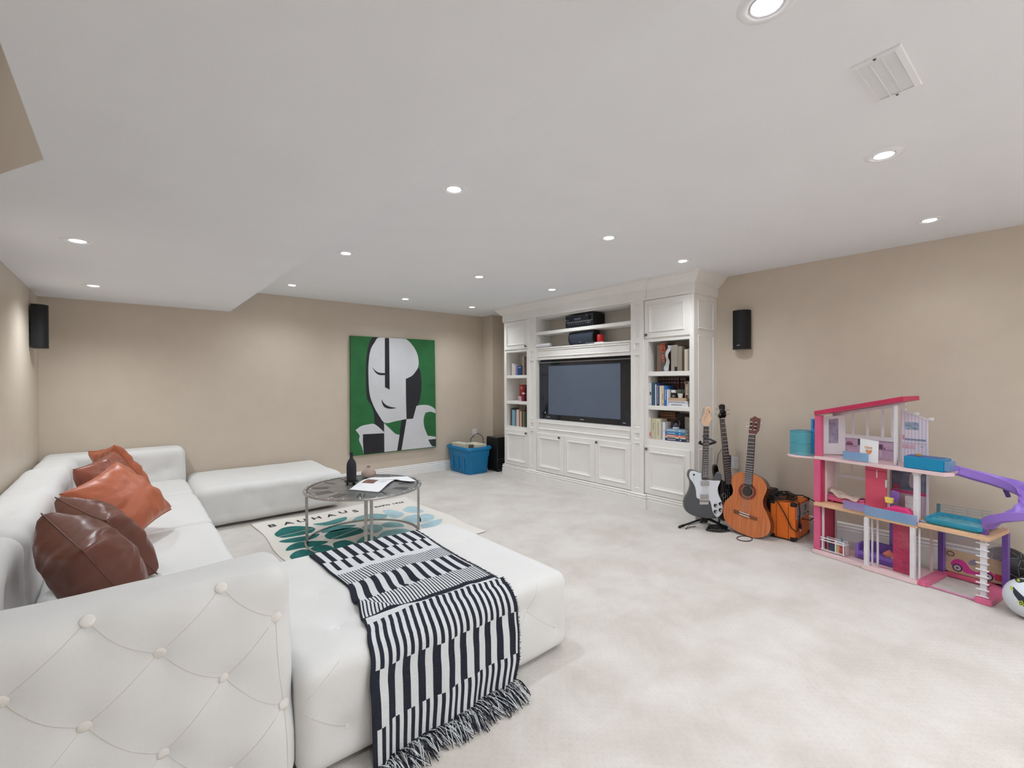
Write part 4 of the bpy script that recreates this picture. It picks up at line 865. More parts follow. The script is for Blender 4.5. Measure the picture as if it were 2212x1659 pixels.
for ch_, x_, y_ in (('B', 1.03, 4.735), ('A', 1.166, 4.72), ('U', 1.290, 4.715), ('H', 1.425, 4.715), ('A', 1.562, 4.71), ('U', 1.700, 4.745), ('S', 1.81, 4.70)):
    text(ch_, .125, rg, basis((x_, y_, .0068), (1, .02, 0), (-.02, 1, 0)), INKR, name='printed_letter', extrude=.0003)
text('EXPO 1923', .070, rg, basis((2.19, 4.705, .0068), (1, -.02, 0), (.02, 1, 0)), INKR, name='printed_letters', extrude=.0003)

# ---------------------------------------------------------------- round metal table
tc_ = Vector((1.575, 3.885, 0)); ZT = .447
tb = thing('coffee_table', 'round pewter coffee table etched as a clock face with rivets', 'table', (1.575, 3.885, .006))
def ringp(r, z_, n=72): return [(tc_.x+r*math.cos(2*math.pi*k/n), tc_.y+r*math.sin(2*math.pi*k/n), z_) for k in range(n)]
mb = MB(); mb.lathe([(.0, -.006), (.462, -.006), (.466, 0), (.462, .0), (.0, .0)], c=(tc_.x, tc_.y, ZT), n=72); mb.build('top', mat('dark_etched_metal', (158, 156, 155), .33, .75, var=.22, nscale=5), tb, smooth=True)
mb = MB(); vs = []; fs = []; n = 72; prof = [(.462, -.012), (.487, -.012), (.490, -.004), (.487, .004), (.462, .004), (.460, .0)]
for (r, z_) in prof:
    for k in range(n): vs.append((tc_.x+r*math.cos(2*math.pi*k/n), tc_.y+r*math.sin(2*math.pi*k/n), ZT+z_))
m_ = len(prof)
for i in range(m_):
    for k in range(n): fs.append((i*n+k, i*n+(k+1) % n, ((i+1) % m_)*n+(k+1) % n, ((i+1) % m_)*n+k))
mb.add(vs, fs); mb.build('rim', STEEL, tb, smooth=True)
mb = MB(); mb.tube(ringp(.457, ZT+.001, 72), .002, 5, closed=True); mb.build('etched_ring', mat('etch_dark', (38, 37, 38), .6, .4), tb)
mb = MB(); mb.tube(ringp(.47, .012, 72), .009, 8, closed=True); mb.build('base_ring', STEEL, tb, smooth='all')
ETCH = MATS['etch_dark']
NUM = ['XII', 'I', 'II', 'III', 'IIII', 'V', 'VI', 'VII', 'VIII', 'IX', 'X', 'XI']
for h_, s_ in enumerate(NUM):
    an = R(64-30*h_); d = Vector((math.cos(an), math.sin(an), 0)); p = Vector((-d.y, d.x, 0)); wd = {'I': .022, 'V': .050, 'X': .050}; tot = sum(wd[c_] for c_ in s_); q = MB(); x_ = -tot/2
    def seg(a0, r0, a1, r1, wdt):
        A_ = tc_+d*r0+p*a0; B_ = tc_+d*r1+p*a1; dd = (B_-A_).normalized(); nn = Vector((-dd.y, dd.x, 0))*wdt/2
        q.add([A_+nn+Vector((0, 0, ZT+.0012)), A_-nn+Vector((0, 0, ZT+.0012)), B_-nn+Vector((0, 0, ZT+.0012)), B_+nn+Vector((0, 0, ZT+.0012))], [(0, 1, 2, 3)])
    for c_ in s_:
        w2 = wd[c_]; m2 = x_+w2/2
        if c_ == 'I': seg(m2, .29, m2, .42, .0065)
        elif c_ == 'V': seg(m2-.018, .42, m2, .29, .008); seg(m2+.018, .42, m2, .29, .004)
        else: seg(m2-.018, .42, m2+.018, .29, .008); seg(m2+.018, .42, m2-.018, .29, .004)
        x_ += w2
    q.build('roman_numeral', ETCH, tb, fixn=False)
RV = None
RIV = mat('rivet_glint_white', (245, 245, 248), .35, .2, var=0)  # rivets whitened, their reflected glint is put into the colour
for h_ in range(24):
    for r_ in ((.474,) if h_ % 2 else (.474, .436)):
        an = R(4+15*h_)
        if RV is None:
            q = MB(); q.lathe([(.0055, 0), (.0048, .003), (.0025, .005), (0, .0055)], n=10); RV = q.build('rivet', RIV, tb, smooth='all', fixn=False); o = RV; OFF[RV.name] = Vector()
            RV.data.transform(Matrix.Translation(OFF[tb.name]))
        else: o = bpy.data.objects.new('rivet', RV.data); COL.objects.link(o); o.parent = tb
        o.location = Vector((tc_.x+r_*math.cos(an), tc_.y+r_*math.sin(an), ZT+(.004 if r_ > .46 else .001)))-OFF[tb.name]
for (dx, dy, wd) in ((-.426, .181, .012), (.426, -.181, .012), (.19, .42, .011), (-.165, -.432, .010), (-.125, -.446, .010)):
    mb = MB(); dirr = Vector((dx, dy, 0)).normalized(); rz = Matrix.Rotation(math.atan2(dirr.y, dirr.x), 3, 'Z'); c0 = tc_+Vector((dx, dy, 0))
    mb.box((c0.x-.010, c0.y-wd*1.15, .012), (c0.x+.010, c0.y+wd*1.15, ZT-.008), rot=rz); mb.build('leg', STEEL, tb, bevel=.002)

# on the table: dark bottle on a little stand, round vase, open magazine
BT = (1.512, 4.015)
st = thing('trivet', 'small dark footed stand under the black bottle', 'stand', (*BT, ZT))
mb = MB(); mb.lathe([(0, .024), (.056, .024), (.060, .027), (.058, .032), (0, .032)], c=(*BT, ZT), n=30); mb.build('plate', mat('dark_iron', (40, 42, 46), .5, .4), st, smooth=True)
for a in (0, 120, 240): mb = MB(); mb.lathe([(.007, .001), (.009, .012), (.006, .025)], c=(BT[0]+.035*math.cos(R(a-90)), BT[1]+.035*math.sin(R(a-90)), ZT), n=10); mb.build('foot', MATS['dark_iron'], st, smooth=True)
bo = thing('bottle_vase', 'matte charcoal bottle with narrow neck on the round table', 'vase', (*BT, ZT+.032))
mb = MB(); mb.lathe([(.032, 0), (.040, .004), (.0415, .02), (.0415, .13), (.038, .158), (.028, .180), (.017, .195), (.0135, .205), (.0135, .238), (.015, .242), (.015, .248), (.010, .248), (.010, .22)], c=(*BT, ZT+.0322), n=36); mb.build('body', mat('matte_charcoal_ceramic', (38, 40, 48), .65, var=.15, nscale=40), bo, smooth=True)
VT = (1.735, 4.175)
va = thing('round_vase', 'small round beige clay vase behind the magazine', 'vase', (*VT, ZT+.0018)); mb = MB()
mb.lathe([(.028, 0), (.052, .012), (.066, .035), (.066, .052), (.052, .075), (.030, .090), (.017, .096), (.016, .106), (.018, .109), (.013, .109), (.012, .095)], c=(*VT, ZT+.002), n=36); mb.build('body', mat('beige_clay', (170, 152, 142), .75, var=.08, nscale=30), va, smooth=True)
mb = MB(); mb.lathe([(0, .1085), (.013, .1085), (.013, .110), (0, .110)], c=(*VT, ZT+.002), n=16); mb.build('mouth_shade', mat('dark_iron', (40, 42, 46)), va)  # dark disc set in the mouth as the shade inside the vase
mg = thing('magazine', 'open white magazine with a brown photo lying on the round table', 'magazine', (1.66, 3.83, ZT+.002))
# pages: left page lies flat, right page curls
P00, P01, P11, P10 = Vector((1.408, 3.805, 0)), Vector((1.690, 4.120, 0)), Vector((1.852, 3.894, 0)), Vector((1.555, 3.555, 0))
def page(u, v, k):   # u from outer edge (left) to spine ; v along
    a = P00.lerp(P10, v); b = P01.lerp(P11, v); p = a.lerp(b, u); p.z = ZT+.0045+k*.0012+.020*math.sin(u*math.pi)**1.0*u+.004*(1-u)*k/3; return p
for k in range(3):
    mb = MB(); mb.grid(16, 8, lambda u, v: page(u, v, k)+Vector((.003*k, -.002*k, 0))); mb.build('page', PAPER, mg, smooth='all', fixn=False)
Q01, Q11 = Vector((2.035, 3.842, 0)), Vector((1.90, 3.70, 0))
for k in range(3):
    def pg2(u, v, k=k):
        a = P01.lerp(P11, v); b = Vector((1.975, 3.955, 0)).lerp(Vector((1.935, 3.70, 0)), v)+Vector((.03*k, .01*k, 0)); p = a.lerp(b, u); p.z = ZT+.004+k*.001+.026*math.exp(-u*4.5)*math.sin(min(1, u*5)*math.pi*.5)+.006*u*(2-k); return p
    mb = MB(); mb.grid(14, 6, pg2); mb.build('page', PAPER, mg, smooth='all', fixn=False)
mb = MB(); mb.grid(8, 5, lambda u, v: page(.50+.38*u, .10+.42*v, 2)+Vector((.006, -.004, .0008))); mb.build('printed_photo', mat('brown_photo_print', (120, 84, 72), .6, var=.5, nscale=24), mg, fixn=False)
for i in range(5): mb = MB(); mb.grid(6, 1, lambda u, v: page(.62+.28*u, .62+.05*i+.012*v, 2)+Vector((.006, -.004, .0008))); mb.build('printed_lines', mat('grey_print', (170, 170, 174), .7, var=0), mg, fixn=False)

# ---------------------------------------------------------------- striped throw blanket over the chaise
bl = thing('throw_blanket', 'black and white striped woven throw with fringe, draped over the chaise', 'blanket', (1.05, 2.1, .4))
BW = mat('white_woven_wool', (222, 224, 226), .95, var=.05, nscale=160, bump=.6, bscale=500, spec=.1); BK = mat('charcoal_woven_wool', (48, 50, 60), .95, var=.2, nscale=160, bump=.6, bscale=500, spec=.1)
LT = 1.43
Lc = [(0, .752), (.27, .757), (.50, .775), (.70, .735), (.90, .700), (1.02, .665), (1.15, .650), (1.43, .640)]
Rc = [(0, 1.400), (.40, 1.372), (.66, 1.368), (.90, 1.362), (1.02, 1.345), (1.15, 1.335), (1.30, 1.322), (1.43, 1.290)]
def interp(T, t_):
    for i in range(len(T)-1):
        if t_ <= T[i+1][0]:
            a, b = T[i], T[i+1]; f_ = (t_-a[0])/(b[0]-a[0]); f_ = f_*f_*(3-2*f_); return a[1]+(b[1]-a[1])*f_
    return T[-1][1]
def blp(u, v):
    t_ = v*LT; x = interp(Lc, t_)*(1-u)+interp(Rc, t_)*u
    yt = 2.625; 
    if t_ < .965: y = yt-t_; nn = Vector((0, 0, 1)); h = CH_TREE.ray_cast(Vector((x, y, .7)), Vector((0, 0, -1)), 1.0); z_ = h[0].z if h[0] else .39
    elif t_ < 1.085:
        a = (t_-.965)/.12*math.pi/2; y = 1.66-.082*math.sin(a); z_ = .3175+.085*math.cos(a)*1.0
    else:
        s_ = t_-1.085; y = 1.578-.028*math.sin(min(1, s_/.3)*1.2)-.02*(s_/.34)**2; z_ = .3175-s_*(.90-.10*u)
    # folds
    f_ = .004*math.sin(u*21+t_*5)+.006*noise.noise(Vector((u*5, t_*3, 1)))
    if t_ > 1.0: f_ += min(1, (t_-1.0)/.2)*(.012*math.sin(u*13+1.3)+.006*math.sin(u*31))
    # crease running across the near edge at left
    cr_ = .028*math.exp(-((t_-.74-.5*u)/.035)**2)*max(0, 1-u*2.6) + .016*math.exp(-((t_-.875-.06*u)/.02)**2)
    if t_ < 1.03: z_ += .006+max(0, f_)+cr_
    else: y -= .004+max(-.003, f_)
    return Vector((x, y, max(z_, .006)))
PW = .061; Wd = .66
def pat(u, v):
    t_ = v*LT; x = u*Wd
    if u < .012 or u > .985: return 1
    jag = 0
    def st(p, ph=0, duty=.5): return 1 if ((x/p+ph) % 1) < duty else 0
    if t_ < .02: return 1 if (x/PW) % 1 < .5 else 0
    if t_ < .185: return st(PW)
    if t_ < .315: return st(PW, .28, .38)
    if t_ < .365: return 0
    if t_ < .49: return st(PW/4)
    if t_ < .69: return st(PW)
    if t_ < .84: return st(PW/4)
    if t_ < .875: return 1
    if t_ < .902: return 0
    if t_ < 1.085: return st(PW/2)
    if t_ < 1.29: return st(PW)
    return st(PW/2)
mb = MB(); NU = 216; mb.grid(NU, 286, blp, mfn=pat); cl = mb.build('cloth', [BW, BK], bl, smooth='all', fixn=False, solid=.005)
# whipped dark edge along the right side
random.seed(12)
for side in (1,):
    q = MB()
    for i in range(230):
        v = (i+.5)/230*.985; p = blp(1.0, v); d = Vector((random.uniform(.004, .010), random.uniform(-.004, .004), random.uniform(-.002, .004))); q.tube([p+Vector((-.004, 0, .003)), p+d], .0013, 4)
    o = q.build('edge_stitching', BK, bl); o['kind'] = 'stuff'
fm = [MB(), MB()]
for i in range(44):
    u = (i+.5)/44; p = blp(u, 1.0)
    base = Vector((random.uniform(-.03, .055), -random.uniform(.05, .10), 0))
    for k in range(13):
        a = p+Vector((random.uniform(-.008, .008), random.uniform(-.004, .003), random.uniform(.0, .012)))
        e = p+base+Vector((random.uniform(-.028, .028), random.uniform(-.03, .02), 0)); e.z = .004+random.uniform(0, .014)
        m1 = a.lerp(e, .35)+Vector((random.uniform(-.012, .012), random.uniform(-.006, .006), random.uniform(.008, .034))); m2 = a.lerp(e, .7)+Vector((random.uniform(-.014, .014), 0, random.uniform(.0, .016)))
        m1.z = max(m1.z, .01); m2.z = max(m2.z, .008)
        pts = []
        for s_ in range(7):
            t_ = s_/6; pts.append(a*(1-t_)**3+m1*3*t_*(1-t_)**2+m2*3*t_*t_*(1-t_)+e*t_**3)
        fm[(k+i) % 2].tube(pts, .0017, 4)
for q, m_ in zip(fm, (BW, BK)): o = q.build('fringe', m_, bl, smooth='all'); o['kind'] = 'stuff'
# ---------------------------------------------------------------- guitars
GZ = -yaw
def smooth2(poly, k=3, closed=True):
    n = len(poly); out = []
    for j in range(n if closed else n-1):
        a, b, c_, d = [Vector(poly[(j+q) % n]) for q in (-1, 0, 1, 2)]; m0 = (c_-a)*.5; m1 = (d-b)*.5
        for s_ in range(k): u = s_/k; out.append(tuple(b*(2*u**3-3*u**2+1)+m0*(u**3-2*u**2+u)+c_*(-2*u**3+3*u**2)+m1*(u**3-u**2)))
    return out
def plate(poly, y0, y1, name, m, parent, bevel=0, smooth=True, seg=3):
    mb = MB(); mb.prism(poly, lambda x, z_: (x, y0, z_), lambda x, z_: (x, y1, z_)); return mb.build(name, m, parent, smooth=smooth, bevel=bevel, seg=seg)
NECKW = mat('maple_neck_wood', (214, 184, 150), .45, var=.08, nscale=10); ROSE = mat('rosewood_fretboard', (60, 48, 46), .5, var=.15, nscale=30)
FRET = mat('nickel_fret', (222, 222, 226), .35, .3, var=0)
def neck(parent, a, b, wa, wb, y, th, nfret, m, strings, sy, sa, sb, inlays=True, scale_len=None, slr=.0009):
    """fretboard from nut a to body end b in local (x,z)"""
    a, b = Vector(a), Vector(b); d = (b-a).normalized(); p = Vector((-d.y, d.x)); L_ = (b-a).length
    q = [a+p*wa/2, a-p*wa/2, b-p*wb/2, b+p*wb/2]
    plate([tuple(v) for v in q], y, y+th, 'fretboard', m, parent, smooth=False)
    S_ = scale_len or L_*1.45
    for i in range(1, nfret+1):
        t_ = S_*(1-2**(-i/12)); 
        if t_ > L_: break
        c_ = a+d*t_; w_ = wa+(wb-wa)*t_/L_; mb = MB(); mb.tube([(c_.x+p.x*w_/2, y-.0006, c_.y+p.y*w_/2), (c_.x-p.x*w_/2, y-.0006, c_.y-p.y*w_/2)], .0019, 5); mb.build('fret', FRET, parent)
        if inlays and i in (3, 5, 7, 9, 12, 15, 17, 19, 21):
            t2 = S_*(1-2**(-(i-.5)/12))
            for o_ in ((-.008, .008) if i == 12 else (0,)):
                c2 = a+d*t2+p*o_; mb = MB(); mb.cyl((c2.x, y-.0006, c2.y), (c2.x, y+.001, c2.y), .0028, 10); mb.build('fret_dot', WHITE, parent)
    for k in range(strings):
        f_ = (k/(strings-1)-.5); A = Vector(sa)+p*f_*wa*.82; B_ = Vector(sb)+p*f_*wb*1.0; mb = MB(); mb.tube([(A.x, sy, A.y), (B_.x, sy-.002, B_.y)], slr, 4); mb.build('string', CHROME, parent)
    mb = MB(); mb.tube([(a.x+p.x*wa/2, y-.002, a.y+p.y*wa/2), (a.x-p.x*wa/2, y-.002, a.y-p.y*wa/2)], .0026, 6); mb.build('nut', WHITE, parent)
def tuner(parent, x, z_, y, dx, m=None, r=.005):
    mb = MB(); mb.cyl((x, y-.008, z_), (x, y+.002, z_), .0042, 10); o = mb.build('tuning_post', m or CHROME, parent, smooth=True)
    mb = MB(); mb.cyl((x, y+.010, z_), (x+dx, y+.010, z_), .002, 6); mb.lathe([(0, 0), (r, .002), (r, .012), (0, .014)], c=(x+dx, y+.010, z_-.006), n=10); mb.build('tuning_key', m or CHROME, o, smooth=True)

# electric guitar
k6 = lambda p: ((p[0]-490)/1799, 1.3546-((960+p[1]/7.539)-821.3)/238.6)
k5 = lambda p: ((((1450+p[0]/5.027)-1525)/238.6), 1.3546-((860+p[1]/5.027)-821.3)/238.6)
g = thing('electric_guitar', 'dark grey electric guitar with large white pickguard, on a floor stand', 'guitar', (4.013, 2.050, 0), rot=(R(0), 0, GZ), world=False)
body = [(410,468),(370,450),(310,425),(265,412),(222,430),(202,480),(205,540),(228,590),(238,650),(232,710),(205,790),(160,860),(136,930),(135,1000),(155,1070),(200,1120),(270,1160),(340,1182),(450,1205),(560,1215),(660,1208),(720,1180),(758,1130),(775,1070),(772,1000),(750,920),(715,840),(692,760),(690,690),(715,640),(745,570),(748,520),(730,475),(705,460),(677,480),(650,540),(610,578),(560,578),(525,555)]
plate(smooth2([k6(p) for p in body]), 0, .042, 'body', mat('charcoal_metallic_lacquer', (84, 86, 90), .3, .2, var=.04, coat=.3), g, bevel=.006)
guard = [(415,478),(370,460),(310,436),(265,428),(230,443),(214,490),(222,550),(260,600),(300,670),(325,760),(330,850),(360,885),(440,900),(530,905),(565,960),(585,1050),(600,1110),(640,1170),(662,1190),(700,1170),(750,1110),(762,1040),(745,950),(710,870),(683,800),(676,720),(695,660),(716,605),(700,592),(620,592),(530,582),(418,578)]
gp = plate(smooth2([k6(p) for p in guard], 2), -.0035, .001, 'pickguard', mat('white_pickguard', (226, 232, 240), .3, var=.01), g)
for p in [(240, 450), (225, 560), (312, 690), (332, 842), (606, 1042), (660, 1176), (757, 1022), (718, 885), (665, 745), (545, 655), (400, 515), (396, 600), (537, 850)]:
    x, z_ = k6(p); mb = MB(); mb.cyl((x, -.0048, z_), (x, -.003, z_), .0022, 8); mb.build('screw', CHROME, gp)
for p in ((463, 633), (457, 842)):
    x, z_ = k6(p); mb = MB(); mb.box((x-.038, -.014, z_-.021), (x+.038, -.002, z_+.021)); o = mb.build('pickup', mat('brushed_pickup_cover', (188, 188, 190), .25, .9, var=.06, nscale=60), g, bevel=.003)
    for i in range(6): mb = MB(); mb.cyl((x-.028+i*.011, -.0155, z_+.008), (x-.028+i*.011, -.013, z_+.008), .0022, 8); mb.build('pole_screw', STEEL, o)
x, z_ = k6((455, 935)); mb = MB(); mb.box((x-.041, -.004, z_-.026), (x+.041, .001, z_+.028)); br = mb.build('bridge_plate', CHROME, g, bevel=.001)
for i in range(6): mb = MB(); xx = x-.033+i*.0132; mb.box((xx-.005, -.013, z_-.004), (xx+.005, -.004, z_+.016)); mb.build('saddle', STEEL, br, bevel=.001)
for p in ((638, 995), (718, 968), (636, 1096), (718, 1068)):
    x, z_ = k6(p); mb = MB(); q = [(.015, -.003), (.0155, -.010), (.012, -.012), (.011, -.022), (.0, -.022)]
    n = 24; vs = []; fs = []
    for (r, yy) in q:
        for k in range(n): vs.append((x+r*math.cos(2*math.pi*k/n), yy, z_+r*math.sin(2*math.pi*k/n)))
    for i in range(len(q)-1):
        for k in range(n): fs.append((i*n+k, i*n+(k+1) % n, (i+1)*n+(k+1) % n, (i+1)*n+k))
    mb.add(vs, fs); o = mb.build('control_knob', BLACK, gp, smooth=True); mb = MB(); mb.cyl((x, -.0235, z_), (x, -.022, z_), .0085, 16); mb.build('knob_cap', CHROME, gp)
x, z_ = k6((287, 492)); mb = MB(); mb.cyl((x, -.012, z_), (x, -.003, z_), .008, 14); mb.build('switch_tip', BLACK, gp, smooth=True); mb = MB(); mb.box((x-.001, -.0045, z_-.055), (x+.0015, -.003, z_-.008)); mb.build('switch_slot', STEEL, gp)
ROSE2 = ROSE
na, nb_ = k5((378, 303)), k5((364, 880))
neck(g, na, nb_, .044, .058, -.012, .014, 22, ROSE2, 6, -.017, na, k6((455, 935)), scale_len=.64)
d_ = [k5(p) for p in ((352, 303), (405, 303), (396, 880), (330, 880))]; cxm = sum(a for a, b in d_)/4; plate([(a+(cxm-a)*.12, b) for a, b in d_], .001, .014, 'neck', NECKW, g, bevel=.004)
head = [(350,296),(336,262),(332,232),(350,205),(366,170),(372,135),(380,108),(400,92),(422,92),(438,105),(443,135),(434,160),(430,190),(440,215),(436,238),(420,255),(408,296)]
hd = plate(smooth2([k5(p) for p in head], 2), -.004, .012, 'headstock', mat('pale_maple', (232, 196, 164), .4, var=.05, nscale=12), g, bevel=.002)
text('~', .05, hd, basis((k5((415, 150))[0], -.0046, k5((415, 150))[1]), (.3, 0, -1), (1, 0, .3)), cmat((120, 92, 74)), name='headstock_script')
for i in range(6): x, z_ = k5((392-7*i, 122+24*i)); tuner(g, x, z_, -.004, -.032)

# guitar stand
gs = thing('guitar_stand', 'black tripod guitar stand holding the dark grey electric guitar', 'stand', (4.013, 2.050, 0), rot=(0, 0, GZ), world=False)
SB = mat('black_stand_tube', (26, 27, 30), .4, .3)
mb = MB(); mb.tube([(0.02, .075, .07), (0.015, .085, .40), (0.012, .050, .80)], .010, 10); mb.build('upright', SB, gs, smooth='all')
mb = MB(); mb.lathe([(.022, 0), (.026, .01), (.026, .06), (.018, .075)], c=(.02, .075, .045), n=16); mb.build('hub', SB, gs, smooth=True)
for p in ((-.235, .035, .012), (.20, .02, .012), (.04, .24, .012)):
    mb = MB(); mb.tube([(.02, .07, .085), p], .009, 10); o = mb.build('leg', SB, gs, smooth='all'); v = (Vector(p)-Vector((.02, .07, .085))).normalized(); mb = MB(); mb.tube([Vector(p)-v*.05, Vector(p)-v*.01, Vector(p)+v*.004], [.0115, .012, .008], 10); mb.build('rubber_foot', RUBBER, o, smooth='all')
for sx in (-1, 1): mb = MB(); mb.tube([(.02, .07, .09), (.02+sx*.05, .055, .075), (.02+sx*.075, -.01, .068), (.02+sx*.078, -.045, .078), (.02+sx*.078, -.047, .125)], .008, 8); mb.build('cradle_arm', SB, gs, smooth='all')
x0, z0 = k5((300, 480)); x1, z1 = k5((465, 480)); xm, zm = k5((385, 510))
mb = MB(); mb.tube([(x0+.002, -.03, z0+.01), (x0+.006, .01, z0-.008), (xm-.01, .045, zm-.004), (xm+.02, .045, zm-.004), (x1-.006, .01, z1-.008), (x1, -.03, z1+.006)], .010, 10); mb.build('yoke', SB, gs, smooth='all')
a, b = k5((325, 408)), k5((462, 470)); mb = MB(); mb.tube([(a[0], -.034, a[1]), (b[0], -.034, b[1])], .009, 10); mb.build('retaining_bar', mat('grey_rubber_bar', (72, 76, 84), .5), gs, smooth='all')
cb = MB()
for k in range(6):
    random.seed(k); pts = [(.02+(.10-.008*k)*math.cos(a)+random.uniform(-.01, .01), -.02+.05*math.sin(a)+.01*k, .005+.004*k+.003*abs(math.sin(a*2))) for a in np.linspace(0, 2*math.pi, 18)[:-1]]; cb.tube(pts, .0032, 6, closed=True)
t = thing('cable_coil', 'loose black instrument cable heaped on the carpet under the grey guitar', 'cable', (4.05, 1.99, 0), rot=(0, 0, GZ), world=False); cb.build('coils', RUBBER, t, smooth='all')
mb = MB(); pts = [(-.13, .10, .004), (-.19, .08, .004), (-.255, .02, .005), (-.20, .065, .03), (-.10, .10, .04), (.0, .09, .03)]; mb.tube(pts, .0028, 6); mb.build('loop', RUBBER, t, smooth='all')

# bass guitar
bk6 = lambda p: ((p[0]-829)/1696, 1.3546-((960+p[1]/7.539)-821)/225)
bk5 = lambda p: (((1450+p[0]/5.027)-1570)/225, 1.3546-((860+p[1]/5.027)-821)/225)
g = thing('bass_guitar', 'gloss black bass guitar leaning on the wall behind the other two guitars', 'guitar', (4.408, 2.045, 0), rot=(0, 0, GZ), world=False)
body = [(612,400),(625,345),(655,330),(685,352),(700,430),(722,520),(765,585),(850,620),(905,610),(950,560),(990,530),(1020,560),(1015,640),(985,740),(990,840),(1020,940),(1030,1040),(1000,1150),(930,1225),(830,1250),(740,1225),(670,1150),(650,1050),(662,930),(690,850),(690,760),(665,680),(635,580),(616,480)]
plate(smooth2([bk6(p) for p in body]), 0, .04, 'body', GLOSSK, g, bevel=.008)
na, nb_ = bk5((553, 218)), bk5((625, 930))
neck(g, na, nb_, .040, .062, -.010, .012, 24, mat('dark_bass_fretboard', (74, 52, 50), .45, var=.12, nscale=20), 4, -.016, na, bk6((815, 1080)), inlays=False, scale_len=.86, slr=.0012)
d_ = [bk5(p) for p in ((532, 218), (574, 218), (664, 930), (588, 930))]; plate(d_, .001, .020, 'neck', mat('dark_neck', (70, 46, 34), .4), g, bevel=.004)
for i in (3, 5, 7, 9, 12, 15, 17, 19): 
    t2 = .86*(1-2**(-(i-.5)/12)); v = Vector(nb_)-Vector(na); v.normalize(); c_ = Vector(na)+v*t2; mb = MB(); mb.cyl((c_.x-.02, -.0106, c_.y), (c_.x-.02, -.009, c_.y), .0024, 8); mb.build('fret_dot', WHITE, g)
head = [(530,222),(514,205),(512,185),(528,160),(530,135),(520,105),(521,78),(545,66),(575,70),(584,90),(582,125),(594,150),(596,190),(585,210),(576,222)]
plate(smooth2([bk5(p) for p in head], 2), -.004, .012, 'headstock', GLOSSK, g, bevel=.002)
for (px_, pz_, dx) in ((535, 122, -.034), (528, 178, -.034), (578, 128, .034), (584, 172, .040)): x, z_ = bk5((px_, pz_)); tuner(g, x, z_, -.004, dx, STEEL, .009)
x, z_ = bk6((778, 835)); mb = MB(); mb.tube([(x+.020*math.cos(a), -.004, z_+.020*math.sin(a)) for a in np.linspace(0, 2*math.pi, 20)[:-1]], .003, 6, closed=True); mb.build('control_ring', STEEL, g, smooth='all')
for p in ((805, 910), (802, 957)): x, z_ = bk6(p); mb = MB(); mb.cyl((x, -.012, z_), (x, 0, z_), .007, 12); mb.build('control_knob', STEEL, g, smooth=True)
for zz in (760, 1000): x, z_ = bk6((870, zz)); mb = MB(); mb.box((x-.045, -.012, z_-.016), (x+.045, .001, z_+.016)); mb.build('pickup', BLACK, g, bevel=.003)

# classical guitar
def ak(p):
    z_ = 1.3546-((860+p[1]/5.027)-820.8)/252; return (((p[0]-880)/1266.8-z_*.194*.43)/1.05, z_*(1.01+.025*z_))
g = thing('acoustic_guitar', 'orange brown classical guitar with rosette leaning back behind the small amplifier', 'guitar', (4.088, 1.690, 0.006), rot=(R(-11), 0, R(-88)), world=False)
body = [(870,848),(800,850),(740,860),(692,890),(664,940),(664,1000),(680,1060),(668,1110),(622,1160),(580,1210),(563,1280),(570,1360),(600,1420),(660,1465),(740,1495),(830,1512),(900,1518),(960,1505),(1020,1480),(1065,1440),(1085,1380),(1080,1320),(1050,1240),(1015,1180),(1008,1120),(1028,1060),(1050,1000),(1045,950),(1010,900),(960,872),(910,855)]
TOPW = bpy.data.materials.new('cedar_top'); TOPW.use_nodes = True; nt = TOPW.node_tree; b_ = nt.nodes['Principled BSDF']; tcn = nt.nodes.new('ShaderNodeTexCoord'); mpn = nt.nodes.new('ShaderNodeMapping'); mpn.inputs['Scale'].default_value = (60, 1, 2.5); nz = nt.nodes.new('ShaderNodeTexNoise'); nz.inputs['Scale'].default_value = 1.6; rm_ = nt.nodes.new('ShaderNodeValToRGB')
rm_.color_ramp.elements[0].color = (*lin((178, 96, 50)), 1); rm_.color_ramp.elements[1].color = (*lin((206, 124, 74)), 1); rm_.color_ramp.elements[0].position = .3; rm_.color_ramp.elements[1].position = .7
nt.links.new(tcn.outputs['Object'], mpn.inputs['Vector']); nt.links.new(mpn.outputs['Vector'], nz.inputs['Vector']); nt.links.new(nz.outputs['Fac'], rm_.inputs['Fac']); nt.links.new(rm_.outputs['Color'], b_.inputs['Base Color']); b_.inputs['Roughness'].default_value = .28; b_.inputs['Coat Weight'].default_value = .3
sm = smooth2([ak(p) for p in body]); SIDEW = mat('dark_rosewood_side', (92, 54, 42), .25, var=.15, nscale=12, coat=.4)
plate(sm, .004, .092, 'sides', SIDEW, g)
plate(sm, 0, .004, 'soundboard', TOPW, g)
cx_, cz_ = ak((842, 1048))
def disc(r, y0, y1, name, m, r_in=0):
    mb = MB(); n = 40; vs = []; fs = []
    for rr_, yy in ((r, y1), (r, y0), (r_in, y0), (r_in, y1)):
        for k in range(n): vs.append((cx_+rr_*math.cos(2*math.pi*k/n), yy, cz_+rr_*math.sin(2*math.pi*k/n)))
    for i in range(3):
        for k in range(n): fs.append((i*n+k, i*n+(k+1) % n, (i+1)*n+(k+1) % n, (i+1)*n+k))
    mb.add(vs, fs); return mb.build(name, m, g, fixn=True)
disc(.0735, -.0008, .0, 'rosette', mat('rosette_red_brown', (120, 56, 44), .35, var=.25, nscale=90), .048); disc(.048, -.0010, 0, 'rosette_edge', cmat((206, 176, 140)), .0455)
disc(.0458, -.0006, .0, 'sound_hole', mat('dark_hole', (34, 24, 22), .8), 0.0001)
na, nb_ = ak((899, 436)), ak((852, 995))
neck(g, na, nb_, .055, .066, -.008, .008, 19, mat('ebony_fretboard', (52, 46, 52), .4, var=.1, nscale=30), 6, -.012, na, ak((818, 1300)), inlays=False, scale_len=.65)
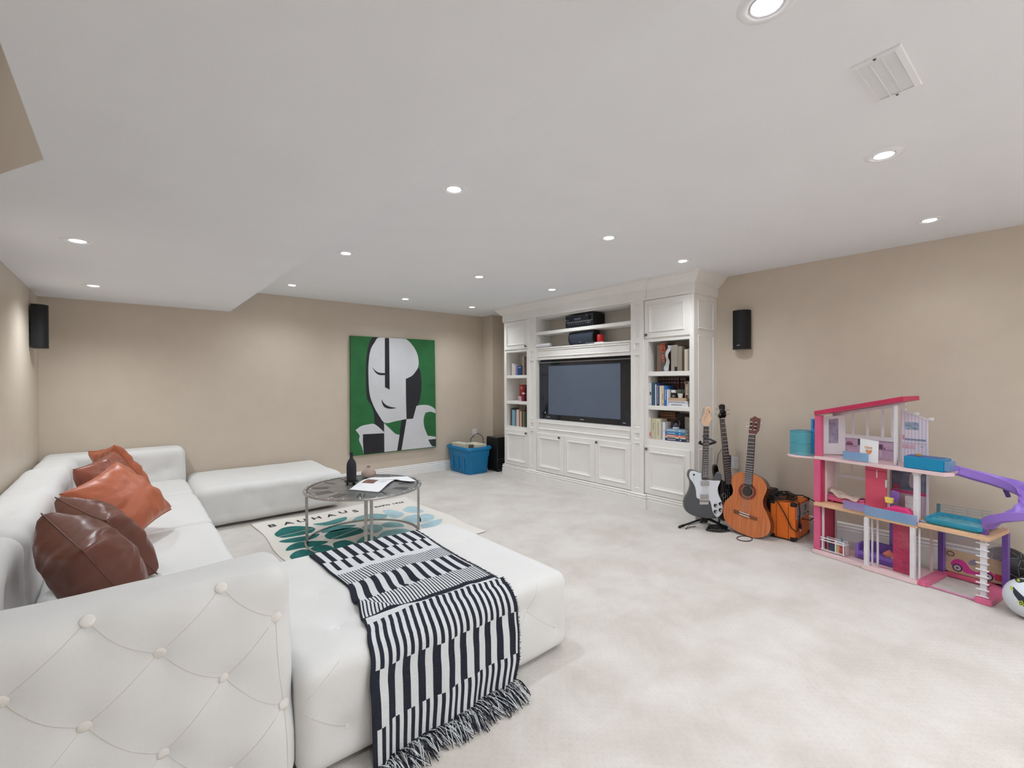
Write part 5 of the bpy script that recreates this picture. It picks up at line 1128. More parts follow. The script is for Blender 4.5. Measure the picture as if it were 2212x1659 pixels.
d_ = [ak(p) for p in ((868, 436), (930, 436), (900, 880), (826, 880))]; plate(d_, .001, .022, 'neck', mat('mahogany_neck', (120, 70, 50), .35), g, bevel=.004)
head = [(864,434),(862,400),(872,340),(880,265),(905,258),(918,246),(935,240),(952,248),(966,258),(990,262),(986,300),(978,360),(966,400),(938,434)]
hd = plate([ak(p) for p in head], -.004, .014, 'headstock', mat('headstock_veneer', (112, 72, 66), .3, var=.12, nscale=20), g, bevel=.001)
for p in (((898, 296), (884, 395)), ((950, 300), (930, 398))):
    a, b = ak(p[0]), ak(p[1]); mb = MB(); mb.tube([(a[0], -.0045, a[1]), (b[0], -.0045, b[1])], .0062, 8, flat=1); mb.build('tuner_slot', cmat((44, 30, 30)), hd)
    for i in range(3): f_ = i/2*.8+.1; x = a[0]+(b[0]-a[0])*f_; z_ = a[1]+(b[1]-a[1])*f_; mb = MB(); mb.cyl((x-.008, -.008, z_), (x+.008, -.008, z_), .004, 8); mb.build('roller', cmat((226, 220, 206)), hd)
for i in range(3):
    x, z_ = ak((868-4*i, 318+35*i)); 
    for (xx, dx) in ((x, -.022), (ak((974-8*i, 318+35*i))[0], .022)): mb = MB(); mb.cyl((xx, .006, z_), (xx+dx, .006, z_), .0022, 6); mb.lathe([(0, -.007), (.007, -.004), (.007, .004), (0, .007)], c=(xx+dx, .006, z_), n=10); mb.build('tuning_key', CHROME, hd, smooth=True)
d_ = [ak(p) for p in ((692, 1262), (948, 1302), (944, 1335), (690, 1298))]; bb = plate(d_, -.008, 0, 'bridge', mat('rosewood_bridge', (118, 70, 44), .4, var=.1), g, bevel=.002)
for p in (((757, 1277), (870, 1294)), ((757, 1300), (868, 1318))): a, b = ak(p[0]), ak(p[1]); mb = MB(); mb.tube([(a[0], -.010, a[1]), (b[0], -.010, b[1])], .0035, 6); mb.build('saddle', WHITE, bb)

mb = MB(); mb.tube([(4.02+.075*math.cos(a), 1.715+.055*math.sin(a), .004) for a in np.linspace(0, 2*math.pi, 30)[:-1]], .0032, 6, closed=True); tag(mb.build('cable_loop', RUBBER, smooth='all'), 'thin black cable loop on the carpet below the classical guitar', 'cable')

# black practice amplifier behind the classical guitar
t = thing('black_amplifier', 'black box amplifier standing against the wall behind the classical guitar', 'amplifier', (4.5, 1.8, 0))
mb = MB(); mb.box((4.36, 1.665, .01), (4.632, 1.93, .352)); mb.build('cabinet', mat('black_tolex', (34, 34, 36), .6, bump=.4, bscale=500), t, bevel=.018, seg=3)
mb = MB(); mb.box((4.352, 1.69, .04), (4.3605, 1.905, .32)); mb.build('grille', mat('dark_grille', (24, 24, 26), .8), t)
for p in ((4.39, 1.69), (4.39, 1.9), (4.6, 1.69), (4.6, 1.9)): mb = MB(); mb.lathe([(.012, 0), (.012, .012)], c=(*p, 0), n=10); mb.build('foot', RUBBER, t)
# wall outlet behind the guitars
t = thing('wall_outlet', 'white wall outlet with black adapter on the right wall behind the bass', 'outlet', (4.65, 2.13, .52)); mb = MB(); mb.box((4.649, 2.045, .47), (4.6549, 2.115, .585)); mb.build('plate', WHITE, t, bevel=.002)
mb = MB(); mb.box((4.61, 2.115, .48), (4.6485, 2.145, .60)); mb.build('adapter', BLACK, t, bevel=.004)
mb = MB(); mb.tube([(4.63, 2.13, .60), (4.625, 2.15, .65), (4.62, 2.19, .66), (4.61, 2.225, .60), (4.60, 2.235, .50), (4.56, 2.22, .3), (4.5, 2.20, .02)], .003, 6); tag(mb.build('adapter_cord', RUBBER, smooth='all'), 'thin black cord curving from the wall adapter beside the tower', 'cord')

# ---------------------------------------------------------------- orange amplifier
OR = mat('orange_tolex', (226, 112, 34), .5, var=.04, nscale=60, bump=.3, bscale=450)
t = thing('orange_amplifier', 'small orange cube amplifier with black corners and cables on top', 'amplifier', (4.4, 1.5, 0))
x0, x1, y0, y1, z1 = 4.240, 4.574, 1.400, 1.596, .322
mb = MB(); mb.box((x0, y0, .014), (x1, y1, z1)); mb.build('cabinet', OR, t, bevel=.012, seg=3)
for yy in (1.452, 1.545): mb = MB(); mb.box((x0-.0012, yy-.0014, .018), (x0+.002, yy+.0014, z1-.006)); mb.build('side_groove', mat('dark_groove', (60, 34, 20), .7), t)
mb = MB(); mb.box((4.262, y0-.004, .185), (4.552, y0+.001, .300)); pn = mb.build('control_panel', mat('grey_control_panel', (176, 170, 172), .4, .3, var=.05), t, bevel=.001)
mb = MB(); mb.box((4.44, y0-.0055, .235), (4.49, y0-.0035, .285)); mb.build('voltage_plate', cmat((120, 116, 118)), pn)
for i, xx in enumerate((4.285, 4.32, 4.41, 4.45, 4.50, 4.53)): mb = MB(); mb.cyl((xx, y0-.010, .212), (xx, y0-.004, .212), .004, 10); mb.build('jack', BLACK, pn)
for p in ((4.272, .292), (4.272, .194), (4.542, .292), (4.542, .194)): mb = MB(); mb.cyl((p[0], y0-.006, p[1]), (p[0], y0-.004, p[1]), .004, 10); mb.build('screw', BLACK, pn)
for (xx, yy, zz) in ((x0, y0, .014), (x0, y1, .014), (x1, y0, .014), (x0, y0, z1), (x1, y0, z1), (x0, y1, z1)):
    sx = 1 if xx == x0 else -1; sy = 1 if yy == y0 else -1; sz = 1 if zz < .1 else -1; mb = MB(); e = .0035; L_ = .040
    mb.box((min(xx-sx*e, xx+sx*L_), min(yy-sy*e, yy+sy*L_), min(zz-sz*e, zz+sz*L_*.7)), (max(xx-sx*e, xx+sx*L_), max(yy-sy*e, yy+sy*L_), max(zz-sz*e, zz+sz*L_*.7))); mb.build('corner_guard', BLACK, t, bevel=.006)
mb = MB(); mb.tube([(4.36, 1.50, z1), (4.37, 1.50, z1+.028), (4.48, 1.50, z1+.028), (4.49, 1.50, z1)], .008, 8); mb.build('handle', BLACK, t, smooth='all')
for p in ((4.27, 1.43), (4.27, 1.58), (4.54, 1.43), (4.54, 1.58)): mb = MB(); mb.lathe([(.012, 0), (.012, .015)], c=(*p, 0), n=10); mb.build('foot', RUBBER, t)
t = thing('cable_bundle', 'coiled black cables and power lead lying over the orange amplifier', 'cable', (4.36, 1.52, z1))
mb = MB()
for k in range(9):
    random.seed(k+40); r_ = .115-.007*k; cxx, cyy = 4.35+random.uniform(-.015, .015), 1.535+random.uniform(-.02, .015)
    mb.tube([(cxx+r_*math.cos(a)*1.1, cyy+r_*math.sin(a)*.85, z1+.006+.0045*k+.008*math.sin(a*2+k)+.008) for a in np.linspace(0, 2*math.pi, 26)[:-1]], .0042, 6, closed=True)
mb.build('coils', RUBBER, t, smooth='all')
mb = MB(); mb.tube([(4.235, 1.56, z1+.03), (4.222, 1.53, z1), (4.224, 1.47, .22), (4.228, 1.425, .12), (4.235, 1.392, .095), (4.262, 1.388, .11), (4.285, 1.386, .17), (4.30, 1.385, .24), (4.29, 1.39, z1+.01), (4.27, 1.44, z1+.02)], .0042, 6); mb.build('hanging_lead', RUBBER, t, smooth='all')
mb = MB(); mb.tube([(4.40, 1.50, z1+.035), (4.48, 1.42, z1+.03), (4.56, 1.36, z1-.02), (4.60, 1.335, z1-.10), (4.575, 1.345, .17), (4.50, 1.37, .145), (4.42, 1.385, .165), (4.36, 1.39, .18)], .0045, 6); mb.build('power_lead', RUBBER, t, smooth='all')
mb = MB(); mb.tube([(4.285, 1.385, .20), (4.292, 1.384, .16), (4.300, 1.382, .135), (4.306, 1.382, .112)], [.006, .007, .012, .011], 8); pg = mb.build('plug', BLACK, t, smooth='all')
for dx in (-.007, .007): mb = MB(); mb.box((4.308+dx-.001, 1.380, .088), (4.308+dx+.001, 1.385, .112)); mb.build('prong', CHROME, pg)
# ---------------------------------------------------------------- dollhouse (local: x along the front, y to the back, z up)
DH = (4.097, 1.223, 0); DR = math.atan2(-.98318874, -.18259219)
PINK = mat('hot_pink_plastic', (222, 98, 140), .35, var=.04, nscale=8); DPINK = mat('raspberry_plastic', (198, 52, 92), .35, var=.06, nscale=8); PPINK = mat('pale_pink_plastic', (236, 206, 208), .45, var=.03)
ROSEP = mat('rose_plastic', (214, 92, 124), .35, var=.04); TANP = mat('light_tan_plastic', (226, 184, 146), .5, var=.05, nscale=10); DW = mat('toy_white_plastic', (228, 224, 228), .4, var=.02)
PURP = mat('purple_plastic', (142, 108, 196), .35, var=.04); DPURP = mat('deep_purple_plastic', (112, 78, 158), .4, var=.04); LAV = mat('lavender_print', (196, 166, 192), .6, var=.10, nscale=30)
BLUEP = mat('sky_blue_plastic', (60, 160, 214), .35); NAVP = mat('navy_blue_plastic', (40, 92, 156), .4)
TEALC = mat('clear_teal_plastic', (70, 190, 210), .12, var=.03, alpha=.36); BLUEC = mat('clear_blue_plastic', (130, 178, 220), .15, var=.05, alpha=.6); CLR = mat('clear_plastic', (214, 208, 222), .1, var=0, alpha=.25); REDC = mat('clear_red_glitter', (206, 64, 100), .2, var=.2, nscale=70, alpha=.62)
POOLP = mat('turquoise_pool_plastic', (42, 160, 196), .2, var=.1, nscale=14, alpha=.9); TUBP = mat('cerulean_plastic', (24, 138, 184), .25, var=.05)
d = thing('dollhouse', 'tall open pink and white toy dollhouse with purple slide by the right wall', 'dollhouse', DH, rot=(0, 0, DR), world=False)
# mirror: local y must point to the wall
def T(x, y, z_): return (x, y, z_)
def bx(a, b, name, m, parent=d, bevel=.002, **k): q = MB(); q.box(a, b); return q.build(name, m, parent, bevel=bevel, **k)
# base
bx((-.012, 0, .002), (.345, .30, .022), 'base_floor', PPINK); bx((.33, -.02, .002), (.64, .30, .026), 'base_floor', PPINK)
bx((-.012, 0, .022), (.338, .012, .030), 'base_lip', PPINK); bx((.36, -.018, .026), (.62, -.006, .032), 'base_lip', PPINK)
# pink column left
bx((-.026, .045, .022), (.018, .09, .372), 'pink_column', PINK, bevel=.003); bx((-.026, .045, .398), (.018, .09, .731), 'pink_column', PINK, bevel=.003); bx((-.026, .06, .755), (.018, .105, 1.075), 'pink_column', PINK, bevel=.003)
bx((.019, .07, .022), (.024, .29, .372), 'wall_panel', DPINK, bevel=0); bx((.019, .07, .398), (.024, .29, .731), 'wall_panel', DPINK, bevel=0)
# floors
bx((-.010, .015, .373), (.342, .31, .397), 'second_floor', TANP, bevel=.002); bx((.342, -.002, .371), (.638, .31, .392), 'second_floor', TANP)
q = MB(); q.prism([(-.020, .04), (.36, .035), (.44, .02), (.762, .03), (.795, .10), (.795, .30), (-.02, .31)], lambda x, y: (x, y, .732), lambda x, y: (x, y, .755)); q.build('third_floor', PPINK, d, bevel=.002)
# roof beam: sloping
q = MB(); q.prism([(-.022, 1.076), (.548, 1.208), (.546, 1.240), (-.022, 1.108)], lambda x, z_: (x, .045, z_), lambda x, z_: (x, .30, z_)); q.build('roof', DPINK, d, bevel=.003)
q = MB(); q.prism([(.02, 1.083), (.49, 1.192), (.49, 1.170), (.10, 1.082), (.10, 1.07), (.02, 1.06)], lambda x, z_: (x, .235, z_), lambda x, z_: (x, .25, z_)); q.build('gable_band', DW, d)
# upper floor rear wall with four-light window
def frame(x0, x1, zt0, zt1, zb, xs, y, name, m=DW, t_=.008, w_=.010):
    q = MB(); yy = (y, y+t_)
    f0 = lambda x, z_: (x, yy[0], z_); f1 = lambda x, z_: (x, yy[1], z_)
    top = lambda x: zt0+(zt1-zt0)*(x-x0)/(x1-x0)
    q.prism([(x0, top(x0)), (x1, top(x1)), (x1, top(x1)+w_), (x0, top(x0)+w_)], f0, f1); q.prism([(x0, zb-w_), (x1, zb-w_), (x1, zb), (x0, zb)], f0, f1)
    for (a, b) in xs: q.prism([(a, zb), (b, zb), (b, top(b)), (a, top(a))], f0, f1)
    return q.build(name, m, d)
frame(.072, .42, 1.075, 1.150, .928, [(.072, .103), (.148, .163), (.244, .260), (.339, .356), (.401, .42)], .25, 'window_frame', w_=.030)
bx((.072, .25, .762), (.42, .258, .905), 'half_wall', LAV, bevel=0); bx((.072, .242, .900), (.42, .252, .915), 'wall_ledge', DW, bevel=0)
for a, b, z0_, z1_, c_ in ((.11, .155, .846, .862, (120, 70, 96)), (.118, .148, .862, .876, (170, 120, 140)), (.19, .21, .85, .905, (84, 80, 92)), (.075, .185, .838, .842, (150, 100, 130)), (.31, .415, .832, .836, (150, 100, 130)), (.325, .35, .838, .872, (112, 80, 110)), (.355, .365, .838, .850, (120, 90, 120)), (.36, .40, .858, .885, (206, 180, 200)), (.33, .345, .78, .83, (210, 190, 206))):
    q = MB(); q.box((a, .2488, z0_), (b, .25, z1_)); q.build('printed_shelf_item', cmat(c_), d, bevel=0)
# left door panel upper floor
q = MB(); q.prism([(-.004, 1.058), (.104, 1.078), (.104, .768), (-.004, .764)], lambda x, z_: (x, .15+(x+.004)*.9, z_), lambda x, z_: (x, .156+(x+.004)*.9, z_)); dp = q.build('side_door', DW, d)
q = MB(); q.prism([(.022, 1.040), (.070, 1.050), (.070, .853), (.022, .850)], lambda x, z_: (x, .1485+(x+.004)*.9, z_), lambda x, z_: (x, .150+(x+.004)*.9, z_)); q.build('door_print', mat('grey_purple_print', (150, 140, 164), .5, var=.3, nscale=30), dp)
# blue back bracket and pod
bx((-.085, .12, .755), (-.058, .20, 1.04), 'blue_wall', BLUEP, bevel=.002); bx((-.070, .119, .965), (-.040, .121, 1.030), 'blue_wall_notch', NAVP, bevel=0)
q = MB(); q.prism([(-.235, .05), (-.20, .02), (-.15, .01), (-.09, .03), (-.02, .06), (-.02, .25), (-.235, .20)], lambda x, y: (x, y, .728), lambda x, y: (x, y, .742)); q.build('pod_floor', PPINK, d, bevel=.003)
pc = [(-.218, .06), (-.15, .035), (-.088, .05), (-.074, .12), (-.088, .19), (-.15, .205), (-.218, .19)]
n = len(pc)
for i in range(n-1+1):
    a, b = pc[i], pc[(i+1) % n]; q = MB(); q.prism([(a[0], a[1]), (b[0], b[1]), (b[0]*.98-.146*.02, b[1]*.98+.12*.02), (a[0]*.98-.146*.02, a[1]*.98+.12*.02)], lambda x, y: (x, y, .744), lambda x, y: (x, y, .935 if True else 0)); q.build('pod_panel', TEALC, d, bevel=0)
q = MB(); q.tube([(x, y, .936) for x, y in pc], .003, 6, closed=True); q.tube([(x, y, .84) for x, y in pc], .002, 6, closed=True); q.build('pod_rim', mat('teal_edge', (40, 150, 178), .3), d)
# upper railing, card, white column
bx((.186, .028, .762), (.351, .033, .823), 'railing_panel', BLUEC, bevel=.001)
cd_ = thing('greeting_card', 'white card with handwriting and orange heart on the dollhouse top floor', 'card', Vector(DH)+Matrix.Rotation(DR, 3, 'Z')@Vector((.34, .06, .757)), rot=(0, 0, DR), world=False)
q = MB(); q.prism([(-.057, 0), (.057, .0), (.057, .158), (-.057, .166)], lambda x, z_: (x, .0+z_*.06, z_), lambda x, z_: (x, .0015+z_*.06, z_)); q.build('sheet', PAPER, cd_)
ORP = cmat((226, 150, 104))
q = MB(); q.prism(smooth2([(0, .056), (.016, .072), (.018, .088), (.008, .090), (0, .084), (-.010, .092), (-.020, .086), (-.016, .070)], 2), lambda x, z_: (x, z_*.06-.0012, z_), lambda x, z_: (x, z_*.06-.0004, z_)); q.build('heart_drawing', ORP, cd_)
text('Omi', .026, cd_, basis((-.004, .0045, .106), (1, 0, 0), (0, .06, 1)), ORP, name='handwriting')
bx((.476, .09, .757), (.492, .12, 1.172), 'white_column', DW)
for i in range(16): bx((.484, .088, .775+i*.018), (.496, .091, .784+i*.018), 'column_rib', DW, bevel=.001)
# striped printed wall
STR = bpy.data.materials.new('striped_wallpaper_print'); STR.use_nodes = True; nt = STR.node_tree; b_ = nt.nodes['Principled BSDF']; tcn = nt.nodes.new('ShaderNodeTexCoord'); wv = nt.nodes.new('ShaderNodeTexWave'); wv.inputs['Scale'].default_value = 16; wv.bands_direction = 'X'; rm_ = nt.nodes.new('ShaderNodeValToRGB'); rm_.color_ramp.interpolation = 'CONSTANT'; rm_.color_ramp.elements[0].color = (*lin((226, 224, 236)), 1); rm_.color_ramp.elements[1].color = (*lin((214, 200, 218)), 1); rm_.color_ramp.elements[1].position = .5
nt.links.new(tcn.outputs['Object'], wv.inputs['Vector']); nt.links.new(wv.outputs['Fac'], rm_.inputs['Fac']); nt.links.new(rm_.outputs['Color'], b_.inputs['Base Color']); b_.inputs['Roughness'].default_value = .5
q = MB(); q.prism([(.455, .757), (.612, .757), (.610, 1.072), (.461, 1.132)], lambda x, z_: (x, .25, z_), lambda x, z_: (x, .257, z_)); q.build('printed_wall', STR, d)
q = MB(); q.tube([(.44, .25, 1.142), (.61, .25, 1.076), (.636, .25, 1.066)], .004, 6); q.build('gable_edge', DW, d)
for x_ in (.467, .538, .618): bx((x_, .235, 1.135-(x_-.461)*.40), (x_+.022, .262, 1.153-(x_-.461)*.40), 'roof_clip', DW, bevel=.002)
def prt(a, b, y, m, name='printed_picture'): q = MB(); q.box((a[0], y-.0012, a[1]), (b[0], y, b[1])); return q.build(name, m, d)
prt((.482, .998), (.562, 1.052), .25, mat('blue_grey_seascape_print', (150, 168, 190), .5, var=.45, nscale=60)); prt((.482, .922), (.60, .936), .25, mat('row_of_bottles_print', (140, 150, 176), .5, var=.5, nscale=120)); prt((.460, .90), (.604, .905), .25, cmat((190, 180, 196)), 'printed_shelf')
prt((.466, .862), (.540, .895), .25, mat('pink_shelf_print', (214, 180, 196), .5, var=.25, nscale=90)); prt((.468, .925), (.482, .958), .25, cmat((216, 140, 166)), 'printed_vase'); prt((.570, .882), (.588, .886), .25, cmat((140, 140, 150)), 'printed_handle')
# third floor blue tub and side clear end
q = MB(); q.prism([(.545, .06), (.556, .045), (.752, .045), (.758, .06), (.758, .17), (.745, .185), (.56, .185), (.545, .17)], lambda x, y: (x, y, .756), lambda x, y: (x, y, .836)); tub = q.build('bathtub', TUBP, d, bevel=.004)
q = MB(); q.prism([(.553, .066), (.563, .054), (.748, .054), (.751, .068), (.751, .165), (.562, .175), (.553, .165)], lambda x, y: (x, y, .8362), lambda x, y: (x, y, .8368)); q.build('tub_basin', NAVP, tub)
bx((.758, .05, .765), (.782, .16, .826), 'tub_end_panel', BLUEC, bevel=.002)
bx((.596, .10, .838), (.622, .12, .852), 'soap_dish', cmat((206, 160, 90)), bevel=.002)
# middle white column
bx((.600, .05, .395), (.630, .08, .732), 'white_column', DW); bx((.596, .046, .712), (.634, .084, .732), 'column_cap', DW)
# second floor rear wall: white frame with windows
frame(.026, .26, .700, .700, .607, [(.026, .057), (.141, .149), (.234, .26)], .25, 'window_frame', w_=.012)
q = MB(); q.prism([(.026, .398), (.040, .398), (.040, .585), (.26, .585), (.26, .597), (.026, .597)], lambda x, z_: (x, .25, z_), lambda x, z_: (x, .258, z_)); q.build('wall_frame', DW, d)
bx((.026, .12, .398), (.030, .25, .731), 'side_wall', PPINK, bevel=0)
for z_ in (.50, .56, .62, .68): bx((.030, .14, z_), (.034, .22, z_+.004), 'side_shelf', DW, bevel=0)
bx((.024, .11, .398), (.036, .122, .731), 'white_post', DW)
# pink door/elevator
q = MB(); q.prism([(.294, .398), (.424, .398), (.424, .731), (.294, .731)], lambda x, z_: (x, .12, z_), lambda x, z_: (x, .128, z_)); dr_ = q.build('pink_door', mat('coral_pink_plastic', (216, 86, 112), .3, var=.03), d)
bx((.294, .117, .690), (.424, .121, .694), 'door_rail', DPINK, dr_, bevel=0); bx((.362, .118, .645), (.370, .120, .700), 'door_slot', PPINK, dr_, bevel=0); bx((.418, .112, .585), (.428, .120, .640), 'door_catch', DW, dr_)
# kitchen print
bx((.392, .252, .398), (.608, .260, .731), 'kitchen_wall', mat('pale_mauve_print', (206, 192, 208), .5, var=.05, nscale=20), bevel=0)
prt((.404, .562), (.600, .712), .252, mat('slate_kitchen_print', (116, 124, 146), .5, var=.35, nscale=25)); prt((.40, .540), (.604, .560), .252, cmat((206, 70, 120)), 'printed_counter')
for i in range(7): prt((.406, .60+.014*i), (.50, .602+.014*i), .2505, cmat((142, 148, 166)), 'printed_slat')
q = MB(); q.prism(smooth2([(.512, .592), (.548, .592), (.556, .64), (.545, .69), (.515, .69), (.506, .64)], 2), lambda x, z_: (x, .2495, z_), lambda x, z_: (x, .251, z_)); q.build('printed_mirror', cmat((190, 186, 192)), d)
prt((.415, .566), (.45, .60), .2505, mat('fruit_print', (190, 90, 110), .5, var=.4, nscale=120)); 
cb_ = MB(); cb_.box((.500, .20, .398), (.560, .25, .535)); cabi = cb_.build('cabinet_unit', DW, d, bevel=.002)
for i in range(3): bx((.504, .197, .41+.036*i), (.556, .2, .438+.036*i), 'cabinet_drawer', DW if i else cmat((176, 150, 132)), cabi, bevel=.001)
bx((.604, .24, .398), (.614, .26, .731), 'white_post', DW)
# second floor railings
bx((.203, -.004, .404), (.363, .0, .462), 'railing_panel', mat('clear_lilac_plastic', (150, 146, 204), .15, var=.05, alpha=.6), bevel=.001); bx((.343, -.008, .388), (.639, -.004, .456), 'railing_panel', BLUEC, bevel=.001)
q = MB(); q.prism([(.44, .452), (.48, .474), (.565, .474), (.625, .400), (.585, .398), (.545, .440), (.46, .440)], lambda x, z_: (x, .03, z_), lambda x, z_: (x, .10, z_)); q.build('toy_ramp', mat('neon_pink_plastic', (246, 70, 140), .35), d, bevel=.002)
# first floor posts etc
bx((.338, -.008, .026), (.363, .022, .371), 'white_post', DW); bx((.600, -.004, .026), (.626, .026, .371), 'white_post', DW)
for x_ in (.338, .600): bx((x_+.004, -.012, .09), (x_+.014, -.008, .13), 'post_clip', DW); bx((x_+.006, -.012, .29), (x_+.018, -.008, .33), 'post_clip', DW)
bx((.368, .03, .026), (.374, .05, .371), 'white_post', DW); bx((.388, .06, .026), (.398, .075, .371), 'white_post', DW); bx((.634, .03, .026), (.642, .045, .371), 'white_post', DW)
bx((.022, .07, .026), (.036, .085, .372), 'white_post', DW); bx((.028, .25, .026), (.040, .265, .372), 'white_post', DW); 
bx((.04, .255, .026), (.235, .2565, .20), 'clear_wall', CLR, bevel=0)
bx((.232, .24, .026), (.262, .262, .372), 'purple_post', DPURP)
bx((.395, .24, .10), (.448, .25, .372), 'purple_shutter', PURP, bevel=0)
for i in range(14): bx((.399, .237, .12+.017*i), (.444, .24, .130+.017*i), 'shutter_slat', PURP, bevel=.001)
bx((.488, .05, .03), (.587, .054, .370), 'red_glitter_door', REDC, bevel=.001)
# garage module
q = MB(); q.prism([(.640, .0), (.978, .0), (.985, .31), (.640, .31)], lambda x, y: (x, y, .385), lambda x, y: (x, y, .408)); q.build('garage_roof', TANP, d, bevel=.002)
for (x0_, x1_) in ((.640, .690), (.915, .990)):
    q = MB(); q.prism(smooth2([(x0_, .03), (x0_+.008, .002), (x1_-.008, .002), (x1_, .03), (x1_-.004, .38), (x0_+.004, .38)], 3), lambda x, y: (x, y, .002), lambda x, y: (x, y, .034)); q.build('garage_foot', mat('rose_pink_plastic', (222, 110, 148), .35), d, bevel=.006)
bx((.69, .02, .003), (.918, .035, .010), 'garage_sill', mat('soft_pink_plastic', (226, 140, 184), .4), bevel=.002); bx((.66, .335, .004), (.96, .375, .034), 'garage_back_sill', ROSEP, bevel=.006)
bx((.648, .30, .034), (.668, .345, .385), 'garage_post', DPURP); bx((.62, .255, .026), (.632, .27, .372), 'white_post', PPINK); bx((.668, .31, .034), (.676, .345, .385), 'garage_post', PURP); bx((.958, .30, .034), (.985, .345, .385), 'garage_post', DPURP)
st_ = MB(); st_.box((.668, .350, .040), (.958, .354, .190)); sc = st_.build('picture_board', mat('tan_scene_print', (206, 182, 150), .5, var=.12, nscale=20), d)
def sp(poly, m, y=.3485, name='printed_scooter'): q = MB(); q.prism(smooth2(poly, 3), lambda x, z_: (x, y, z_), lambda x, z_: (x, .350, z_)); return q.build(name, m, sc)
MAG = cmat((210, 66, 150))
sp([(.702, .085), (.708, .112), (.732, .134), (.762, .132), (.785, .112), (.802, .088), (.835, .080), (.848, .108), (.856, .148), (.866, .150), (.878, .118), (.902, .100), (.918, .080), (.905, .072), (.884, .086), (.862, .066), (.80, .055), (.768, .058), (.752, .085)], MAG)
for cx2, cz2, r2 in ((.735, .075, .026), (.885, .068, .024)):
    for rr2, m2, yy in ((r2, cmat((70, 48, 66)), .3475), (r2*.72, cmat((196, 186, 200)), .3465), (r2*.25, cmat((90, 60, 90)), .3455)): q = MB(); q.prism([(cx2+rr2*math.cos(a), cz2+rr2*math.sin(a)) for a in np.linspace(0, 2*math.pi, 20)[:-1]], lambda x, z_: (x, yy, z_), lambda x, z_: (x, .350, z_)); q.build('printed_wheel', m2, sc)
q = MB(); q.tube([(.700+.018*math.cos(a), .3488, .160+.016*math.sin(a)) for a in np.linspace(0, 6.28, 14)[:-1]], .003, 5, closed=True); q.build('printed_wreath', cmat((112, 84, 84)), sc)
sp([(.79, .13), (.81, .155), (.83, .15), (.825, .12), (.80, .115)], cmat((150, 140, 160)), name='printed_seat'); prt((.915, .06), (.958, .10), .3495, cmat((206, 60, 84)), 'printed_box')
bx((.668, .352, .19), (.958, .3535, .30), 'clear_wall', CLR, bevel=0)
# ladder spine with rungs
bx((.930, .030, .034), (.957, .055, .385), 'ladder_spine', DW, bevel=.002)
for i in range(9): q = MB(); z_ = .036+i*.0402; q.box((.912, .020, z_), (.972, .034, z_+.007)); q.build('rung', DW, d, bevel=.003)
# pool on the garage roof with railing
def pl_(hx, hy, z_, cxp=.798, cyp=.165, r=.03):
    pts = []
    for (sx, sy, a0) in ((1, 1, 0), (-1, 1, 90), (-1, -1, 180), (1, -1, 270)):
        for k in range(5): a = R(a0+22.5*k); pts.append((cxp+sx*(hx-r)+r*math.cos(a), cyp+sy*(hy-r)+r*math.sin(a), z_))
    return pts
shell(d, 'pool', POOLP, [pl_(.10, .085, .362), pl_(.115, .10, .385), pl_(.120, .105, .409), pl_(.132, .118, .412), pl_(.142, .128, .426), pl_(.142, .128, .446), pl_(.132, .118, .446), pl_(.125, .11, .425), pl_(.10, .09, .409)])
q = MB(); q.add(pl_(.128, .113, .432), [tuple(range(20))]); q.build('pool_water', mat('pool_water_print', (90, 190, 214), .1, var=.35, nscale=40, alpha=.8), d)
q = MB()
for i in range(5): q.tube([(.66, .30, .424+.018*i), (.915, .30, .434+.018*i)], .0022, 5)
for x_ in (.662, .73, .80, .87): q.tube([(x_, .30, .408), (x_, .30, .424+.018*4+(x_-.66)*.04)], .0018, 5)
o = q.build('pool_railing', mat('clear_pale_rail', (176, 202, 212), .1, var=0, alpha=.8), d); bx((.645, .285, .408), (.660, .305, .50), 'rail_post', mat('clear_teal_dark', (90, 150, 160), .2, alpha=.7))
# slide: U shaped channel swept along a spiral
path = [(.785, .125, .748), (.85, .18, .722), (.93, .235, .696), (1.02, .262, .668), (1.10, .245, .640), (1.150, .185, .610), (1.140, .105, .578), (1.08, .055, .545), (1.02, .048, .512), (.985, .055, .482), (.962, .068, .452)]
def cr(pts, k=5):
    out = []
    for j in range(len(pts)-1):
        a, b, c_, e = [Vector(pts[max(0, min(len(pts)-1, j+q))]) for q in (-1, 0, 1, 2)]; m0 = (c_-a)*.5; m1 = (e-b)*.5
        for s_ in range(k): u = s_/k; out.append(b*(2*u**3-3*u**2+1)+m0*(u**3-2*u**2+u)+c_*(-2*u**3+3*u**2)+m1*(u**3-u**2))
    out.append(Vector(pts[-1])); return out
pth = cr(path); prof = [(-.066, .052), (-.062, .055), (-.058, .046), (-.050, .010), (-.032, .0), (.032, .0), (.050, .010), (.058, .046), (.062, .055), (.066, .052), (.059, .006), (.036, -.008), (-.036, -.008), (-.059, .006)]
vs = []; fs = []; n = len(prof)
for i, p in enumerate(pth):
    tg = (pth[min(i+1, len(pth)-1)]-pth[max(i-1, 0)]); sd = Vector((tg.y, -tg.x, 0)).normalized()*(.85+.55*math.sin(math.pi*min(1, i/(len(pth)-1)*1.05)))*(1-.15*max(0, (i/(len(pth)-1)-.75)/.25))
    for a, b in prof: vs.append(p+sd*a+Vector((0, 0, b)))
for i in range(len(pth)-1):
    for k in range(n): fs.append((i*n+k, i*n+(k+1) % n, (i+1)*n+(k+1) % n, (i+1)*n+k))
fs.append(tuple(range(n))); fs.append(tuple((len(pth)-1)*n+k for k in range(n))); q = MB(); q.add(vs, fs); q.build('slide', mat('glossy_violet_plastic', (150, 116, 206), .25, var=.03), d, smooth=True)
